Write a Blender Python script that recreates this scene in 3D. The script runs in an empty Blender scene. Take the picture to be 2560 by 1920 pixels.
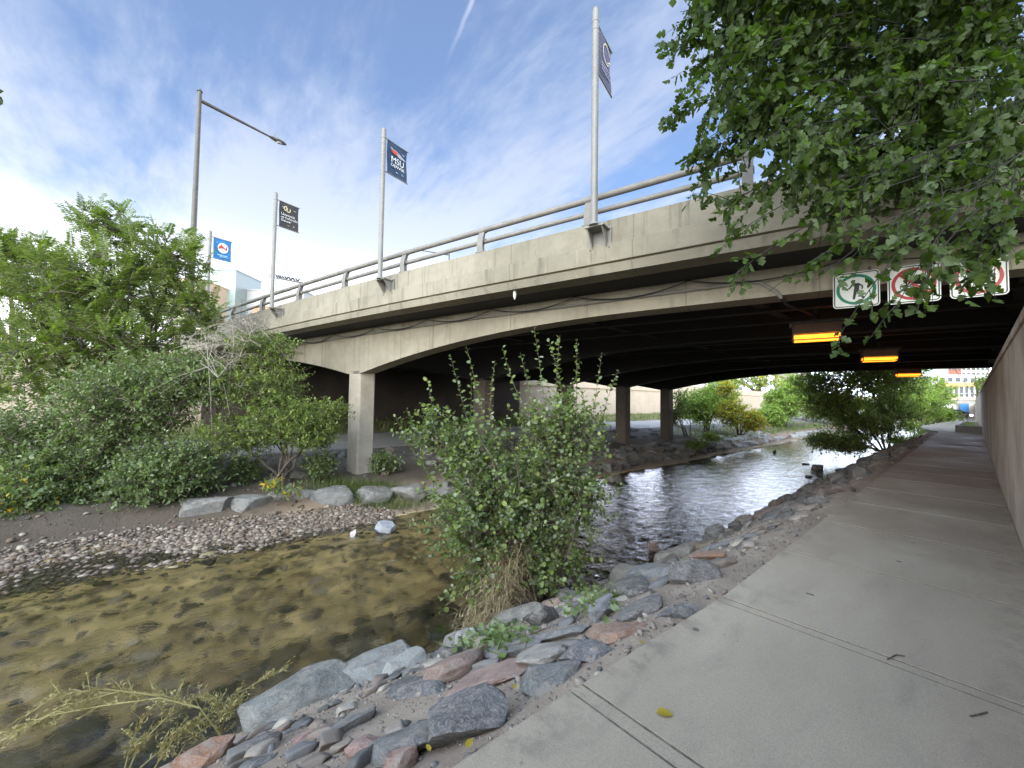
import bpy, bmesh, math, random
import numpy as np
from mathutils import Vector, Matrix, noise as mnoise
R = math.radians
SC = bpy.context.scene
COL = SC.collection
random.seed(7); rng = np.random.default_rng(7)

# ------------------------------------------------------------------ camera
# world axes: +X across the river towards the near wall, +Y along the path, Z up, path surface at z = 0
YAW, PITCH, ROLL = R(49), R(2.18), 0.0146
EYE = Vector((0, 0, 1.6))
_f0 = Vector((-math.sin(YAW), math.cos(YAW), 0)); _r0 = Vector((math.cos(YAW), math.sin(YAW), 0)); _z = Vector((0, 0, 1))
FWD = _f0 * math.cos(PITCH) + _z * math.sin(PITCH); _u = _z * math.cos(PITCH) - _f0 * math.sin(PITCH)
RGT = _r0 * math.cos(ROLL) + _u * math.sin(ROLL); UP = _u * math.cos(ROLL) - _r0 * math.sin(ROLL)
FPX = 1000.0
cam = bpy.data.cameras.new('camera'); cam.sensor_width = 36; cam.lens = 36 * FPX / 2560
cam.clip_start = 0.05; cam.clip_end = 3000
co = bpy.data.objects.new('camera', cam); COL.objects.link(co)
co.matrix_world = Matrix((( RGT.x, UP.x, -FWD.x, EYE.x), (RGT.y, UP.y, -FWD.y, EYE.y), (RGT.z, UP.z, -FWD.z, EYE.z), (0, 0, 0, 1)))
SC.camera = co

# ------------------------------------------------------------------ light
SUN_EL, SUN_AZ = R(30), R(-62)          # azimuth measured from +Y towards +X
sun_dir = Vector((math.sin(SUN_AZ + math.pi) * math.cos(SUN_EL), math.cos(SUN_AZ + math.pi) * math.cos(SUN_EL), math.sin(SUN_EL)))
sun_dir = Vector((0.50 * math.cos(SUN_EL), -0.866 * math.cos(SUN_EL), math.sin(SUN_EL)))
sl = bpy.data.lights.new('sun', 'SUN'); sl.energy = 1.1; sl.angle = R(40); sl.color = (1.0, 0.92, 0.80)
so = bpy.data.objects.new('sun', sl); COL.objects.link(so)
so.rotation_euler = sun_dir.to_track_quat('Z', 'Y').to_euler()
SC.view_settings.view_transform = 'Standard'; SC.view_settings.look = 'None'
SC.view_settings.gamma = 1; SC.view_settings.exposure = 0.86
try: SC.view_settings.use_curve_mapping = False
except Exception: pass
SC.cycles.max_bounces = 8; SC.cycles.transparent_max_bounces = 12; SC.cycles.caustics_reflective = False

class NT:
    def __init__(s, nt): s.nt = nt; s.n = nt.nodes; s.l = nt.links
    def add(s, t, **k):
        nd = s.n.new(t)
        for a, v in k.items(): setattr(nd, a, v)
        return nd
    def link(s, a, b): s.l.new(a, b)
    def val(s, sock, v):
        if hasattr(v, 'is_output') or isinstance(v, bpy.types.NodeSocket): s.l.new(v, sock)
        else: sock.default_value = v
    def math(s, op, a, b=0.0, c=None, clamp=False):
        nd = s.add('ShaderNodeMath', operation=op, use_clamp=clamp); s.val(nd.inputs[0], a); s.val(nd.inputs[1], b)
        if c is not None: s.val(nd.inputs[2], c)
        return nd.outputs[0]
    def mix(s, f, a, b, bt='MIX'):
        nd = s.add('ShaderNodeMix', data_type='RGBA', blend_type=bt); s.val(nd.inputs[0], f)
        for i, v in ((6, a), (7, b)):
            if isinstance(v, tuple) and len(v) == 3: v = (*v, 1)
            s.val(nd.inputs[i], v)
        return nd.outputs[2]
    def noise(s, vec, scale, detail=4, rough=.55, dist=0, out=0):
        nd = s.add('ShaderNodeTexNoise'); s.link(vec, nd.inputs['Vector'])
        nd.inputs['Scale'].default_value = scale; nd.inputs['Detail'].default_value = detail
        nd.inputs['Roughness'].default_value = rough; nd.inputs['Distortion'].default_value = dist
        return nd.outputs[out]
    def mapping(s, vec, sc=(1, 1, 1), rot=(0, 0, 0), loc=(0, 0, 0)):
        nd = s.add('ShaderNodeMapping'); s.link(vec, nd.inputs[0]); nd.inputs[1].default_value = loc
        nd.inputs[2].default_value = rot; nd.inputs[3].default_value = sc; return nd.outputs[0]
    def ramp(s, f, stops):
        nd = s.add('ShaderNodeValToRGB'); cr = nd.color_ramp; s.link(f, nd.inputs[0])
        while len(cr.elements) < len(stops): cr.elements.new(.5)
        for e, (p, c) in zip(cr.elements, stops):
            e.position = p; e.color = (*c, 1) if isinstance(c, tuple) else (c, c, c, 1)
        return nd.outputs[0]
    def smooth(s, v, a, b):
        nd = s.add('ShaderNodeMapRange', interpolation_type='SMOOTHSTEP'); s.val(nd.inputs[0], v)
        nd.inputs[1].default_value = a; nd.inputs[2].default_value = b; return nd.outputs[0]
    def sep(s, v):
        nd = s.add('ShaderNodeSeparateXYZ'); s.link(v, nd.inputs[0]); return nd.outputs
    def comb(s, x, y, z):
        nd = s.add('ShaderNodeCombineXYZ')
        for i, v in enumerate((x, y, z)): s.val(nd.inputs[i], v)
        return nd.outputs[0]

def build_world():
    w = bpy.data.worlds.new('World'); SC.world = w; w.use_nodes = True
    t = NT(w.node_tree); t.n.clear()
    out = t.add('ShaderNodeOutputWorld'); bg = t.add('ShaderNodeBackground'); bg.inputs[1].default_value = 0.13
    t.link(bg.outputs[0], out.inputs[0])
    sky = t.add('ShaderNodeTexSky', sky_type='NISHITA', sun_disc=False)
    sky.sun_elevation = SUN_EL; sky.sun_rotation = math.atan2(sun_dir.x, sun_dir.y); sky.dust_density = .6; sky.air_density = 1.0; sky.ozone_density = 1.5
    d = t.add('ShaderNodeTexCoord').outputs['Generated']
    x, y, z = t.sep(d)
    zc = t.math('ADD', t.math('MAXIMUM', z, 0.0), 0.22)
    u = t.math('DIVIDE', x, zc); v = t.math('DIVIDE', y, zc)
    p = t.comb(u, v, 0.0)
    big = t.noise(t.mapping(p, (0.55, 1.1, 1), (0, 0, R(38)), (3.3, 1.7, 0)), 1.0, 3, .5, .3)
    str_ = t.noise(t.mapping(p, (0.9, 3.2, 1), (0, 0, R(38)), (0.4, 2.1, 0)), 1.5, 9, .62, .5)
    fine = t.noise(t.mapping(p, (1.6, 3.0, 1), (0, 0, R(25)), (1.4, 5.1, 0)), 6.0, 7, .6, .3)
    c = t.math('ADD', t.math('MULTIPLY', big, 1.05), t.math('ADD', t.math('MULTIPLY', str_, 0.52), t.math('MULTIPLY', fine, 0.24)))
    lowz = t.smooth(z, 0.62, 0.08)
    c = t.math('ADD', c, t.math('MULTIPLY', lowz, 0.22))
    mask = t.math('ADD', .26, t.math('MULTIPLY', t.smooth(c, 0.75, 1.08), .74))
    # a thin old contrail
    hv = t.smooth(z, 0.02, 0.30)
    blue = t.mix(1.0, sky.outputs[0], (0.60, 0.86, 1.08), 'MULTIPLY')
    cloud = t.mix(lowz, (2.75, 3.3, 4.2), (5.0, 5.5, 5.9))
    col = t.mix(t.math('MULTIPLY', mask, 0.93), blue, cloud)
    # contrail: great circle through two sky points
    a = (RGT * ((1180 - 1280) / FPX) + UP * ((960 - 0) / FPX) + FWD).normalized()
    b = (RGT * ((1105 - 1280) / FPX) + UP * ((960 - 185) / FPX) + FWD).normalized()
    n = a.cross(b).normalized(); tan = (b - a).normalized()
    dn = t.add('ShaderNodeVectorMath', operation='DOT_PRODUCT'); t.link(d, dn.inputs[0]); dn.inputs[1].default_value = n
    dt = t.add('ShaderNodeVectorMath', operation='DOT_PRODUCT'); t.link(d, dt.inputs[0]); dt.inputs[1].default_value = tan
    off = t.math('ABSOLUTE', t.math('ADD', dn.outputs['Value'], t.math('MULTIPLY', t.math('SUBTRACT', fine, .5), .008)))
    line = t.smooth(off, 0.006, 0.0005)
    ta, tb = a.dot(tan), b.dot(tan)
    fade = t.smooth(dt.outputs['Value'], tb, ta - .02)
    col = t.mix(t.math('MULTIPLY', t.math('MULTIPLY', line, fade), .22), col, (7.0, 7.3, 7.6))
    vl = t.smooth(z, .36, .12)
    col = t.mix(t.math('MULTIPLY', vl, .72), col, (12.5, 13.0, 13.2))
    hd = t.add('ShaderNodeVectorMath', operation='DOT_PRODUCT'); t.link(d, hd.inputs[0]); hd.inputs[1].default_value = (-.24, .97, 0)
    bank = t.math('MULTIPLY', t.smooth(hd.outputs['Value'], .80, .97), t.smooth(z, .42, .16))  # added bright sky lobe, there to brighten reflections in the water under the bridge
    col = t.mix(bank, col, (27, 31, 38))
    # haze along the skyline and dim ground half
    below = t.smooth(z, -0.02, -0.12)
    col = t.mix(below, col, (1.2, 1.15, 1.0))
    # added fill: sky brightened around the sun, behind the camera, to light the ground
    ds = t.add('ShaderNodeVectorMath', operation='DOT_PRODUCT'); t.link(d, ds.inputs[0]); ds.inputs[1].default_value = sun_dir
    glow = t.math('ADD', 1.0, t.math('MULTIPLY', t.smooth(ds.outputs['Value'], .05, .95), 3.2))
    gc = t.comb(glow, t.math('MULTIPLY', glow, .97), t.math('ADD', t.math('MULTIPLY', glow, .86), .14))
    col = t.mix(1.0, col, gc, 'MULTIPLY')
    t.link(col, bg.inputs[0])
build_world()

# ------------------------------------------------------------------ pixel helpers (photo pixels of 2560x1920 -> points in the place)
def ray(px, py): return (FWD + RGT * ((px - 1280) / FPX) + UP * ((960 - py) / FPX))
def W(px, py, t): return EYE + ray(px, py) * t
BU = Vector((0.967, 0.2548, 0)).normalized(); BN = Vector((-BU.y, BU.x, 0))
def BP(s, D, z): return BU * s + BN * D + Vector((0, 0, z))
def on_b(px, py, D):                       # point on the plane at distance D, parallel to the bridge face -> (s, z)
    r = ray(px, py); t = D / r.dot(BN); p = EYE + r * t
    return p.dot(BU), p.z
def on_z(px, py, z):
    r = ray(px, py); return EYE + r * ((z - EYE.z) / r.z)

# ------------------------------------------------------------------ terrain profile
WATER = -2.1
PROF = [(-600, 3.0), (-31.2, 3.0), (-30.7, -0.2), (-30, -0.15), (-26, -0.8), (-18.9, -0.85), (-16.6, -1.3), (-15.2, -1.45), (-14.0, -1.62),
        (-13.4, -1.98), (-12.0, -2.1), (-10.8, -2.25), (-9, -2.5), (-6.6, -2.55), (-5.3, -2.45), (-4.98, -2.2), (-4.82, -1.74), (-1.62, -0.06), (-1.3, -0.14),
        (0.45, -0.14), (0.62, 2.3), (1.2, 2.4), (6, 2.9), (600, 3.0)]
_pl = np.array([p[0] for p in PROF]); _pz = np.array([p[1] for p in PROF])
def sst(x, a, b):
    t = min(1, max(0, (x - a) / (b - a))); return t * t * (3 - 2 * t)
def dip(L, a): return -0.0155 * max(0, a - 42) * sst(L, -5.5, -2.0) if L < 0.5 else 0
def lstep(a): return float(np.interp(a, [-8, -1, 1, 7, 60], [-15.4, -14.9, -14.3, -12.75, -12.8]))
def eoff(a): return float(np.interp(a, [1.5, 3, 7, 14, 40], [0, .15, .48, .60, .60]))
def gz(L, a, detail=True):
    Le = L
    if -9 < L < -2.2: Le = L - eoff(a) * sst(-L, 2.2, 4.0) * (1 - sst(-L, 6, 9))
    if -19 < L < -11.2: Le = L - (lstep(a) + 13.7) * sst(-L, 11.4, 12.3) * (1 - sst(-L, 15.6, 18.5))
    z = float(np.interp(Le, _pl, _pz)) + dip(L, a)
    if detail and -30 < L < -1.45:
        n = mnoise.noise(Vector((L * .55, a * .4, 1.3))) * .07 + mnoise.noise(Vector((L * 2.2, a * 2.0, 5.1))) * .035 + mnoise.noise(Vector((L * 7, a * 7, 2.1))) * .014
        k = sst(-L, 1.45, 2.0)
        if -26.2 < L < -18.6: k = 0.2
        z += n * k
    return z
def on_ground(px, py):
    r = ray(px, py); lo = 0
    t = .8
    while t < 120:
        p = EYE + r * t
        if p.z < gz(p.x, p.y, False): break
        lo = t; t += .05 + t * .01
    hi = t
    for _ in range(18):
        m = (lo + hi) / 2; p = EYE + r * m
        if p.z < gz(p.x, p.y, False): hi = m
        else: lo = m
    return EYE + r * hi

# ------------------------------------------------------------------ materials
MATS = {}
def newmat(name):
    m = bpy.data.materials.new(name); m.use_nodes = True; t = NT(m.node_tree)
    b = t.n['Principled BSDF']; MATS[name] = m
    return m, t, b
def coords(t, kind='Object'):
    if kind == 'pos': return t.add('ShaderNodeNewGeometry').outputs['Position']
    return t.add('ShaderNodeTexCoord').outputs[kind]
def bump(t, b, h, strength=.3, dist=.02):
    nd = t.add('ShaderNodeBump'); nd.inputs['Strength'].default_value = strength; nd.inputs['Distance'].default_value = dist
    t.link(h, nd.inputs['Height']); t.link(nd.outputs[0], b.inputs['Normal']); return nd.outputs[0]

def mat_plain(name, col, rough=.5, metal=0, spots=.15, scale=6, bs=.0):
    m, t, b = newmat(name); p = coords(t)
    n = t.noise(p, scale, 5, .6)
    c2 = tuple(max(0, c * (1 - spots * 1.6)) for c in col); c1 = tuple(min(1, c * (1 + spots)) for c in col)
    t.link(t.ramp(n, [(.32, c2), (.68, c1)]), b.inputs['Base Color'])
    b.inputs['Roughness'].default_value = rough; b.inputs['Metallic'].default_value = metal
    if bs: bump(t, b, n, bs, .01)
    return m
def mat_emit(name, col, s):
    m, t, b = newmat(name); b.inputs['Base Color'].default_value = (*col, 1)
    b.inputs['Emission Color'].default_value = (*col, 1); b.inputs['Emission Strength'].default_value = s; return m

def mat_concrete(name, col, col2, streak=.5, rough=.85, joints=None, stain=(.10, .085, .06), scale=1.0):
    m, t, b = newmat(name); p = coords(t, 'pos')
    big = t.noise(p, .55 * scale, 5, .6, .4); med = t.noise(p, 4 * scale, 6, .65); fine = t.noise(p, 60, 3, .7)
    c = t.mix(t.smooth(big, .32, .7), col, col2)
    c = t.mix(t.math('MULTIPLY', t.smooth(med, .42, .75), .35), c, tuple(x * .72 for x in col2))
    if streak:
        st = t.noise(t.mapping(p, (2.6, 2.6, .18)), 1.6, 6, .65)
        st2 = t.noise(t.mapping(p, (9, 9, .35)), 1.0, 4, .6)
        c = t.mix(t.math('MULTIPLY', t.smooth(st, .52, .74), streak), c, stain)
        c = t.mix(t.math('MULTIPLY', t.smooth(st2, .60, .78), streak * .45), c, tuple(min(1, x * 1.6) for x in col))
    pits = t.smooth(t.noise(p, 22, 2, .5), .70, .76)
    c = t.mix(t.math('MULTIPLY', pits, .35), c, (.06, .055, .045))
    c = t.mix(t.math('MULTIPLY', t.smooth(fine, .3, .7), .14), c, (.12, .11, .10))
    if joints:
        sv = t.add('ShaderNodeVectorMath', operation='DOT_PRODUCT'); t.link(p, sv.inputs[0]); sv.inputs[1].default_value = joints[0]
        mo = t.math('ABSOLUTE', t.math('SUBTRACT', t.math('FLOORED_MODULO', t.math('ADD', sv.outputs['Value'], joints[2]), joints[1]), joints[1] / 2))
        jl = t.smooth(mo, .018, .006)
        c = t.mix(t.math('MULTIPLY', jl, .55), c, (.09, .08, .065))
    t.link(c, b.inputs['Base Color']); b.inputs['Roughness'].default_value = rough
    h = t.math('ADD', t.math('MULTIPLY', med, .7), t.math('ADD', t.math('MULTIPLY', fine, .35), t.math('MULTIPLY', pits, -.6)))
    bump(t, b, h, .35, .012)
    return m
M_FASCIA = mat_concrete('weathered_concrete', (.30, .268, .202), (.21, .186, .138), .75, joints=(BU, 3.03, 1.0))
M_GIRDER = mat_concrete('girder_concrete', (.37, .33, .255), (.26, .23, .175), .65, joints=(BU, 2.35, .6))
M_SOFFIT = mat_concrete('shade_dark_concrete', (.012, .010, .009), (.007, .006, .006), .15, stain=(.011, .009, .008))  # near-black colour stands in for the deep shade under the deck
M_COLUMN = mat_concrete('column_concrete', (.43, .39, .32), (.29, .245, .19), .6, stain=(.11, .08, .055))
M_BEIGE = mat_concrete('beige_wall_concrete', (.66, .53, .40), (.56, .45, .34), .3, stain=(.25, .2, .15))
M_NEARWALL = mat_concrete('brown_wall_concrete', (.55, .455, .37), (.34, .275, .22), .8, stain=(.10, .075, .06), scale=1.6)

def mat_path():
    m, t, b = newmat('path_concrete'); p = coords(t, 'pos'); x, y, z = t.sep(p)
    big = t.noise(t.mapping(p, (1, .45, 1)), .9, 5, .6, .5); med = t.noise(t.mapping(p, (1, .35, 1), (0, 0, R(14))), 3.2, 7, .7, .6)
    fine = t.noise(p, 45, 4, .75); grit = t.noise(p, 150, 3, .7)
    c = t.mix(t.smooth(big, .3, .72), (.44, .375, .285), (.345, .292, .22))
    # darker reddish brown tone further along
    under = t.math('MULTIPLY', t.smooth(y, 3.0, 7.5), t.smooth(y, 36, 30))
    red = t.math('MULTIPLY', under, t.smooth(t.noise(p, .5, 4, .6), .3, .65))
    c = t.mix(t.math('MULTIPLY', red, .55), c, (.20, .135, .10))
    c = t.mix(t.math('MULTIPLY', t.smooth(med, .50, .80), .45), c, (.13, .125, .115))
    c = t.mix(t.math('MULTIPLY', t.smooth(med, .44, .28), .28), c, (.42, .41, .385))
    # dark dirt along both edges
    ed = t.math('ADD', t.smooth(x, -1.18, -1.42), t.smooth(x, -.05, .34)); en = t.noise(p, 5, 5, .65)
    c = t.mix(t.math('MULTIPLY', t.math('MULTIPLY', ed, t.smooth(en, .45, .65)), .5), c, (.11, .098, .08))
    # gum and oil spots
    vo = t.add('ShaderNodeTexVoronoi', feature='F1'); t.link(t.mapping(p, (1, 1, 0)), vo.inputs['Vector']); vo.inputs['Scale'].default_value = 2.6
    sp = t.math('MULTIPLY', t.smooth(vo.outputs['Distance'], .075, .05), t.math('GREATER_THAN', t.sep(vo.outputs['Color'])[0], .55))
    c = t.mix(t.math('MULTIPLY', sp, .75), c, (.045, .045, .043))
    vo2 = t.add('ShaderNodeTexVoronoi', feature='F1'); t.link(t.mapping(p, (1, 1, 0)), vo2.inputs['Vector']); vo2.inputs['Scale'].default_value = 7
    sp2 = t.math('MULTIPLY', t.smooth(vo2.outputs['Distance'], .10, .04), t.math('GREATER_THAN', t.sep(vo2.outputs['Color'])[1], .72))
    c = t.mix(t.math('MULTIPLY', sp2, .4), c, (.07, .07, .066))
    c = t.mix(t.math('MULTIPLY', t.smooth(fine, .35, .75), .22), c, (.16, .155, .145))
    c = t.mix(t.math('MULTIPLY', t.smooth(grit, .45, .62), .38), c, (.11, .105, .095))
    t.link(c, b.inputs['Base Color'])
    t.link(t.math('SUBTRACT', .88, t.math('MULTIPLY', t.math('MULTIPLY', under, t.smooth(big, .4, .6)), .22)), b.inputs['Roughness'])
    bump(t, b, t.math('ADD', t.math('MULTIPLY', fine, .6), t.math('MULTIPLY', grit, .5)), .35, .004)
    return m
M_PATH = mat_path()
M_GROOVE = mat_plain('joint_dirt', (.16, .14, .11), .95, 0, .3, 20)

def mat_ground():
    m, t, b = newmat('bank_earth'); p = coords(t, 'pos'); x, y, z = t.sep(p)
    big = t.noise(p, .8, 5, .6, .4); med = t.noise(p, 5, 6, .65, .3); fine = t.noise(p, 40, 5, .7); grit = t.noise(p, 160, 3, .7)
    dirt = t.mix(t.smooth(big, .35, .65), (.40, .33, .255), (.27, .215, .165))
    dirt = t.mix(t.math('MULTIPLY', t.smooth(med, .45, .7), .6), dirt, (.30, .215, .175))
    # mortar-like pale fill between the stones near the camera
    dirt = t.mix(t.math('MULTIPLY', t.smooth(fine, .5, .68), .5), dirt, (.40, .355, .305))
    dirt = t.mix(t.math('MULTIPLY', t.smooth(grit, .52, .62), .45), dirt, (.10, .085, .07))
    # river bed
    bn = t.noise(t.mapping(p, (1, .55, 1), (0, 0, R(20))), 1.3, 6, .62, .6); bn2 = t.noise(t.mapping(p, (1, .6, 1), (0, 0, R(20))), 5.5, 5, .6, .4)
    bed = t.mix(t.smooth(bn, .3, .7), (.86, .62, .27), (.60, .43, .175))
    alg = t.smooth(t.math('ADD', t.math('MULTIPLY', bn, .45), t.math('MULTIPLY', bn2, .7)), .585, .615)
    lg = t.smooth(t.noise(p, .45, 3, .5), .38, .62)
    bed = t.mix(t.math('MULTIPLY', alg, t.math('ADD', .30, t.math('MULTIPLY', lg, .5))), bed, (.085, .068, .028))
    bed = t.mix(t.math('MULTIPLY', t.smooth(t.noise(p, .8, 4, .6), .5, .7), .4), bed, (.34, .20, .08))
    bed = t.mix(t.math('MULTIPLY', t.smooth(x, -7.6, -5.6), .75), bed, (.045, .036, .016))
    bed = t.mix(t.math('MULTIPLY', t.smooth(fine, .5, .7), .3), bed, (.12, .085, .04))
    isbed = t.smooth(z, WATER + .06, WATER - .04)
    # left bank: soil darkened as thicket shade by the boulders, sand, grass slope
    left = t.smooth(x, -11.0, -12.5)
    dry = t.mix(t.smooth(big, .4, .65), (.28, .20, .135), (.20, .145, .095))
    soil = t.mix(t.math('MULTIPLY', t.smooth(t.math('ADD', x, t.math('MULTIPLY', med, .8)), -13.0, -13.9), .85), dry, t.mix(t.smooth(fine, .45, .6), (.05, .04, .03), (.11, .085, .06)))
    stonyy = t.mix(t.smooth(med, .4, .6), (.22, .2, .175), (.13, .12, .105))
    soil = t.mix(t.smooth(x, -15.6, -17.0), soil, stonyy)
    soil = t.mix(t.smooth(x, -26.2, -26.6), soil, t.mix(t.smooth(med, .35, .65), (.16, .17, .06), (.28, .23, .12)))
    # plateau behind the walls
    soil = t.mix(t.smooth(x, -31, -32), soil, (.30, .29, .27))
    c = t.mix(left, dirt, soil); c = t.mix(isbed, c, bed)
    c = t.mix(t.smooth(x, .8, 1.5), c, t.mix(t.smooth(med, .4, .6), (.10, .12, .05), (.17, .13, .09)))
    t.link(c, b.inputs['Base Color']); b.inputs['Roughness'].default_value = .95
    bump(t, b, t.math('ADD', t.math('MULTIPLY', med, .5), t.math('ADD', t.math('MULTIPLY', fine, .5), t.math('MULTIPLY', grit, .3))), .8, .03)
    return m
M_GROUND = mat_ground()

def mat_rock():
    m, t, b = newmat('rock'); oi = t.add('ShaderNodeObjectInfo'); p = coords(t, 'pos')
    off = t.add('ShaderNodeVectorMath', operation='ADD'); t.link(p, off.inputs[0])
    sc = t.add('ShaderNodeVectorMath', operation='SCALE'); sc.inputs[0].default_value = (9, 5, 7); t.link(oi.outputs['Random'], sc.inputs[3]); t.link(sc.outputs[0], off.inputs[1]); q = off.outputs[0]
    big = t.noise(q, 3.5, 6, .62, .9); band = t.noise(t.mapping(q, (2.0, 2.0, 9.0), (R(25), R(18), 0)), 2.2, 6, .65, 1.2); fine = t.noise(q, 42, 5, .75)
    c = oi.outputs['Color']
    c = t.mix(t.smooth(big, .38, .66), c, t.mix(1.0, c, (.62, .60, .60), 'MULTIPLY'))
    c = t.mix(t.math('MULTIPLY', t.smooth(band, .54, .66), .42), c, t.mix(.5, c, (.62, .60, .56)))
    vein = t.smooth(t.math('ABSOLUTE', t.math('SUBTRACT', band, .5)), .014, .002)
    c = t.mix(t.math('MULTIPLY', vein, .35), c, (.6, .58, .54))
    c = t.mix(t.math('MULTIPLY', t.smooth(fine, .48, .62), .5), c, (.33, .29, .25))
    up = t.sep(t.add('ShaderNodeNewGeometry').outputs['Normal'])[2]
    dust = t.math('MULTIPLY', t.smooth(up, .3, .95), t.smooth(t.noise(q, 7, 5, .7), .48, .64))
    c = t.mix(t.math('MULTIPLY', dust, .62), c, (.36, .315, .265))
    t.link(c, b.inputs['Base Color']); b.inputs['Roughness'].default_value = .82
    bump(t, b, t.math('ADD', t.math('MULTIPLY', band, .9), t.math('ADD', t.math('MULTIPLY', fine, .55), t.math('MULTIPLY', big, .5))), 1.0, .035)
    return m
M_ROCK = mat_rock()
def mat_pebble(name, cols):
    m, t, b = newmat(name); g = t.add('ShaderNodeNewGeometry'); r = g.outputs['Random Per Island']
    n = len(cols); c = t.ramp(r, [(i / n, col) for i, col in enumerate(cols)]); c.node.color_ramp.interpolation = 'CONSTANT'
    nz = t.noise(g.outputs['Position'], 60, 4, .6)
    c = t.mix(t.math('MULTIPLY', t.smooth(nz, .4, .7), .4), c, (.16, .13, .11))
    t.link(c, b.inputs['Base Color']); b.inputs['Roughness'].default_value = .75; bump(t, b, nz, .4, .01); return m
M_PEB = mat_pebble('river_pebble', [(.22, .17, .12), (.14, .105, .075), (.28, .225, .165), (.17, .115, .08), (.11, .085, .065), (.36, .30, .235), (.13, .09, .06), (.185, .145, .105)])
M_RUB = mat_pebble('bank_rubble', [(.22, .185, .155), (.13, .13, .135), (.28, .24, .20), (.19, .15, .125), (.09, .088, .085), (.33, .30, .25), (.17, .14, .115), (.15, .145, .135)])
M_BED = mat_pebble('algae_stone', [(.06, .052, .018), (.16, .12, .045), (.05, .045, .018), (.30, .22, .10), (.10, .08, .03), (.24, .19, .09), (.42, .34, .2)])

def mat_water():
    m, t, b = newmat('river_water'); t.n.remove(b); out = t.n['Material Output']; p = coords(t, 'pos')
    x, y, z = t.sep(p)
    a1 = t.noise(t.mapping(p, (1.0, .55, 1), (0, 0, R(-28))), 4.6, 5, .62, .8)
    a2 = t.noise(t.mapping(p, (1.0, .6, 1), (0, 0, R(-10))), 11, 4, .55, .4)
    a3 = t.noise(p, 34, 3, .5)
    h = t.math('ADD', a1, t.math('ADD', t.math('MULTIPLY', a2, .38), t.math('MULTIPLY', a3, .10)))
    bn = t.add('ShaderNodeBump'); bn.inputs['Strength'].default_value = 1.0; bn.inputs['Distance'].default_value = .055; t.link(h, bn.inputs['Height'])
    # calm water in the shallows of the gravel bar
    t.link(t.math('ADD', .25, t.math('MULTIPLY', t.smooth(x, -12.2, -9.5), .75)), bn.inputs['Strength'])
    t.link(t.math('ADD', .024, t.math('MULTIPLY', t.smooth(y, 9, 4), .016)), bn.inputs['Distance'])
    fr = t.add('ShaderNodeFresnel'); t.link(t.math('ADD', 1.52, t.math('MULTIPLY', t.smooth(y, 5, 10), .6)), fr.inputs[0]); t.link(bn.outputs[0], fr.inputs['Normal'])
    tr = t.add('ShaderNodeBsdfRefraction'); tr.inputs['IOR'].default_value = 1.33; tr.inputs['Color'].default_value = (.97, .955, .89, 1); tr.inputs['Roughness'].default_value = 0
    t.link(bn.outputs[0], tr.inputs['Normal'])
    gl = t.add('ShaderNodeBsdfGlossy'); gl.inputs['Roughness'].default_value = .03; t.link(bn.outputs[0], gl.inputs['Normal'])
    mx = t.add('ShaderNodeMixShader'); t.link(fr.outputs[0], mx.inputs[0]); t.link(tr.outputs[0], mx.inputs[1]); t.link(gl.outputs[0], mx.inputs[2])
    t.link(mx.outputs[0], out.inputs[0]); return m
M_WATER = mat_water()

def mat_leaf(name, cols, trans=.35, rough=.45, spec=.5):
    m, t, b = newmat(name); g = t.add('ShaderNodeNewGeometry'); r = g.outputs['Random Per Island']; out = t.n['Material Output']
    n = len(cols); c = t.ramp(r, [((i + .5) / n, col) for i, col in enumerate(cols)])
    vn = t.noise(g.outputs['Position'], 1.1, 3, .6)
    c = t.mix(t.math('MULTIPLY', t.smooth(vn, .4, .65), .35), c, t.mix(1.0, c, (.60, .72, .7), 'MULTIPLY'))
    b.inputs['Roughness'].default_value = rough; t.link(c, b.inputs['Base Color']); b.inputs['Specular IOR Level'].default_value = spec
    tl = t.add('ShaderNodeBsdfTranslucent'); t.link(t.mix(1.0, c, (1.15, 1.35, .45), 'MULTIPLY'), tl.inputs[0])
    mx = t.add('ShaderNodeMixShader'); mx.inputs[0].default_value = trans
    t.link(b.outputs[0], mx.inputs[1]); t.link(tl.outputs[0], mx.inputs[2]); t.link(mx.outputs[0], out.inputs[0]); return m
L_SHRUB = mat_leaf('round_leaf', [(.12, .17, .045), (.16, .215, .055), (.20, .26, .07), (.12, .18, .07), (.18, .235, .11), (.27, .32, .07), (.32, .35, .24)])
L_THICK = mat_leaf('thicket_leaf', [(.095, .14, .04), (.135, .19, .05), (.18, .24, .065), (.12, .17, .065), (.22, .28, .12), (.30, .35, .19)])
L_AIL = mat_leaf('feather_leaf', [(.115, .16, .035), (.155, .205, .045), (.20, .255, .06), (.13, .175, .05), (.25, .30, .09)], .45)
L_YG = mat_leaf('yellow_green_leaf', [(.16, .22, .04), (.22, .28, .05), (.12, .18, .05), (.27, .31, .06), (.15, .21, .07)])
L_TREE = mat_leaf('lobed_leaf', [(.036, .062, .009), (.050, .083, .011), (.070, .112, .015), (.040, .068, .015), (.11, .15, .065)], .5, .5, .35)
L_FARG = mat_leaf('far_green_leaf', [(.24, .34, .07), (.32, .42, .09), (.40, .48, .12), (.27, .38, .10)], .45)
L_FARD = mat_leaf('far_dark_leaf', [(.20, .27, .09), (.27, .35, .10), (.33, .41, .14), (.38, .45, .20)], .4)
L_FARY = mat_leaf('far_yellow_leaf', [(.60, .52, .06), (.72, .50, .05), (.45, .48, .08), (.75, .58, .08), (.72, .38, .05)], .45)
L_YEL = mat_leaf('autumn_leaf', [(.55, .42, .04), (.45, .38, .05), (.60, .35, .03)], .4)
L_GRASS = mat_leaf('grass_blade', [(.10, .15, .04), (.14, .19, .05), (.19, .21, .07), (.12, .16, .05)], .3)
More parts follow.
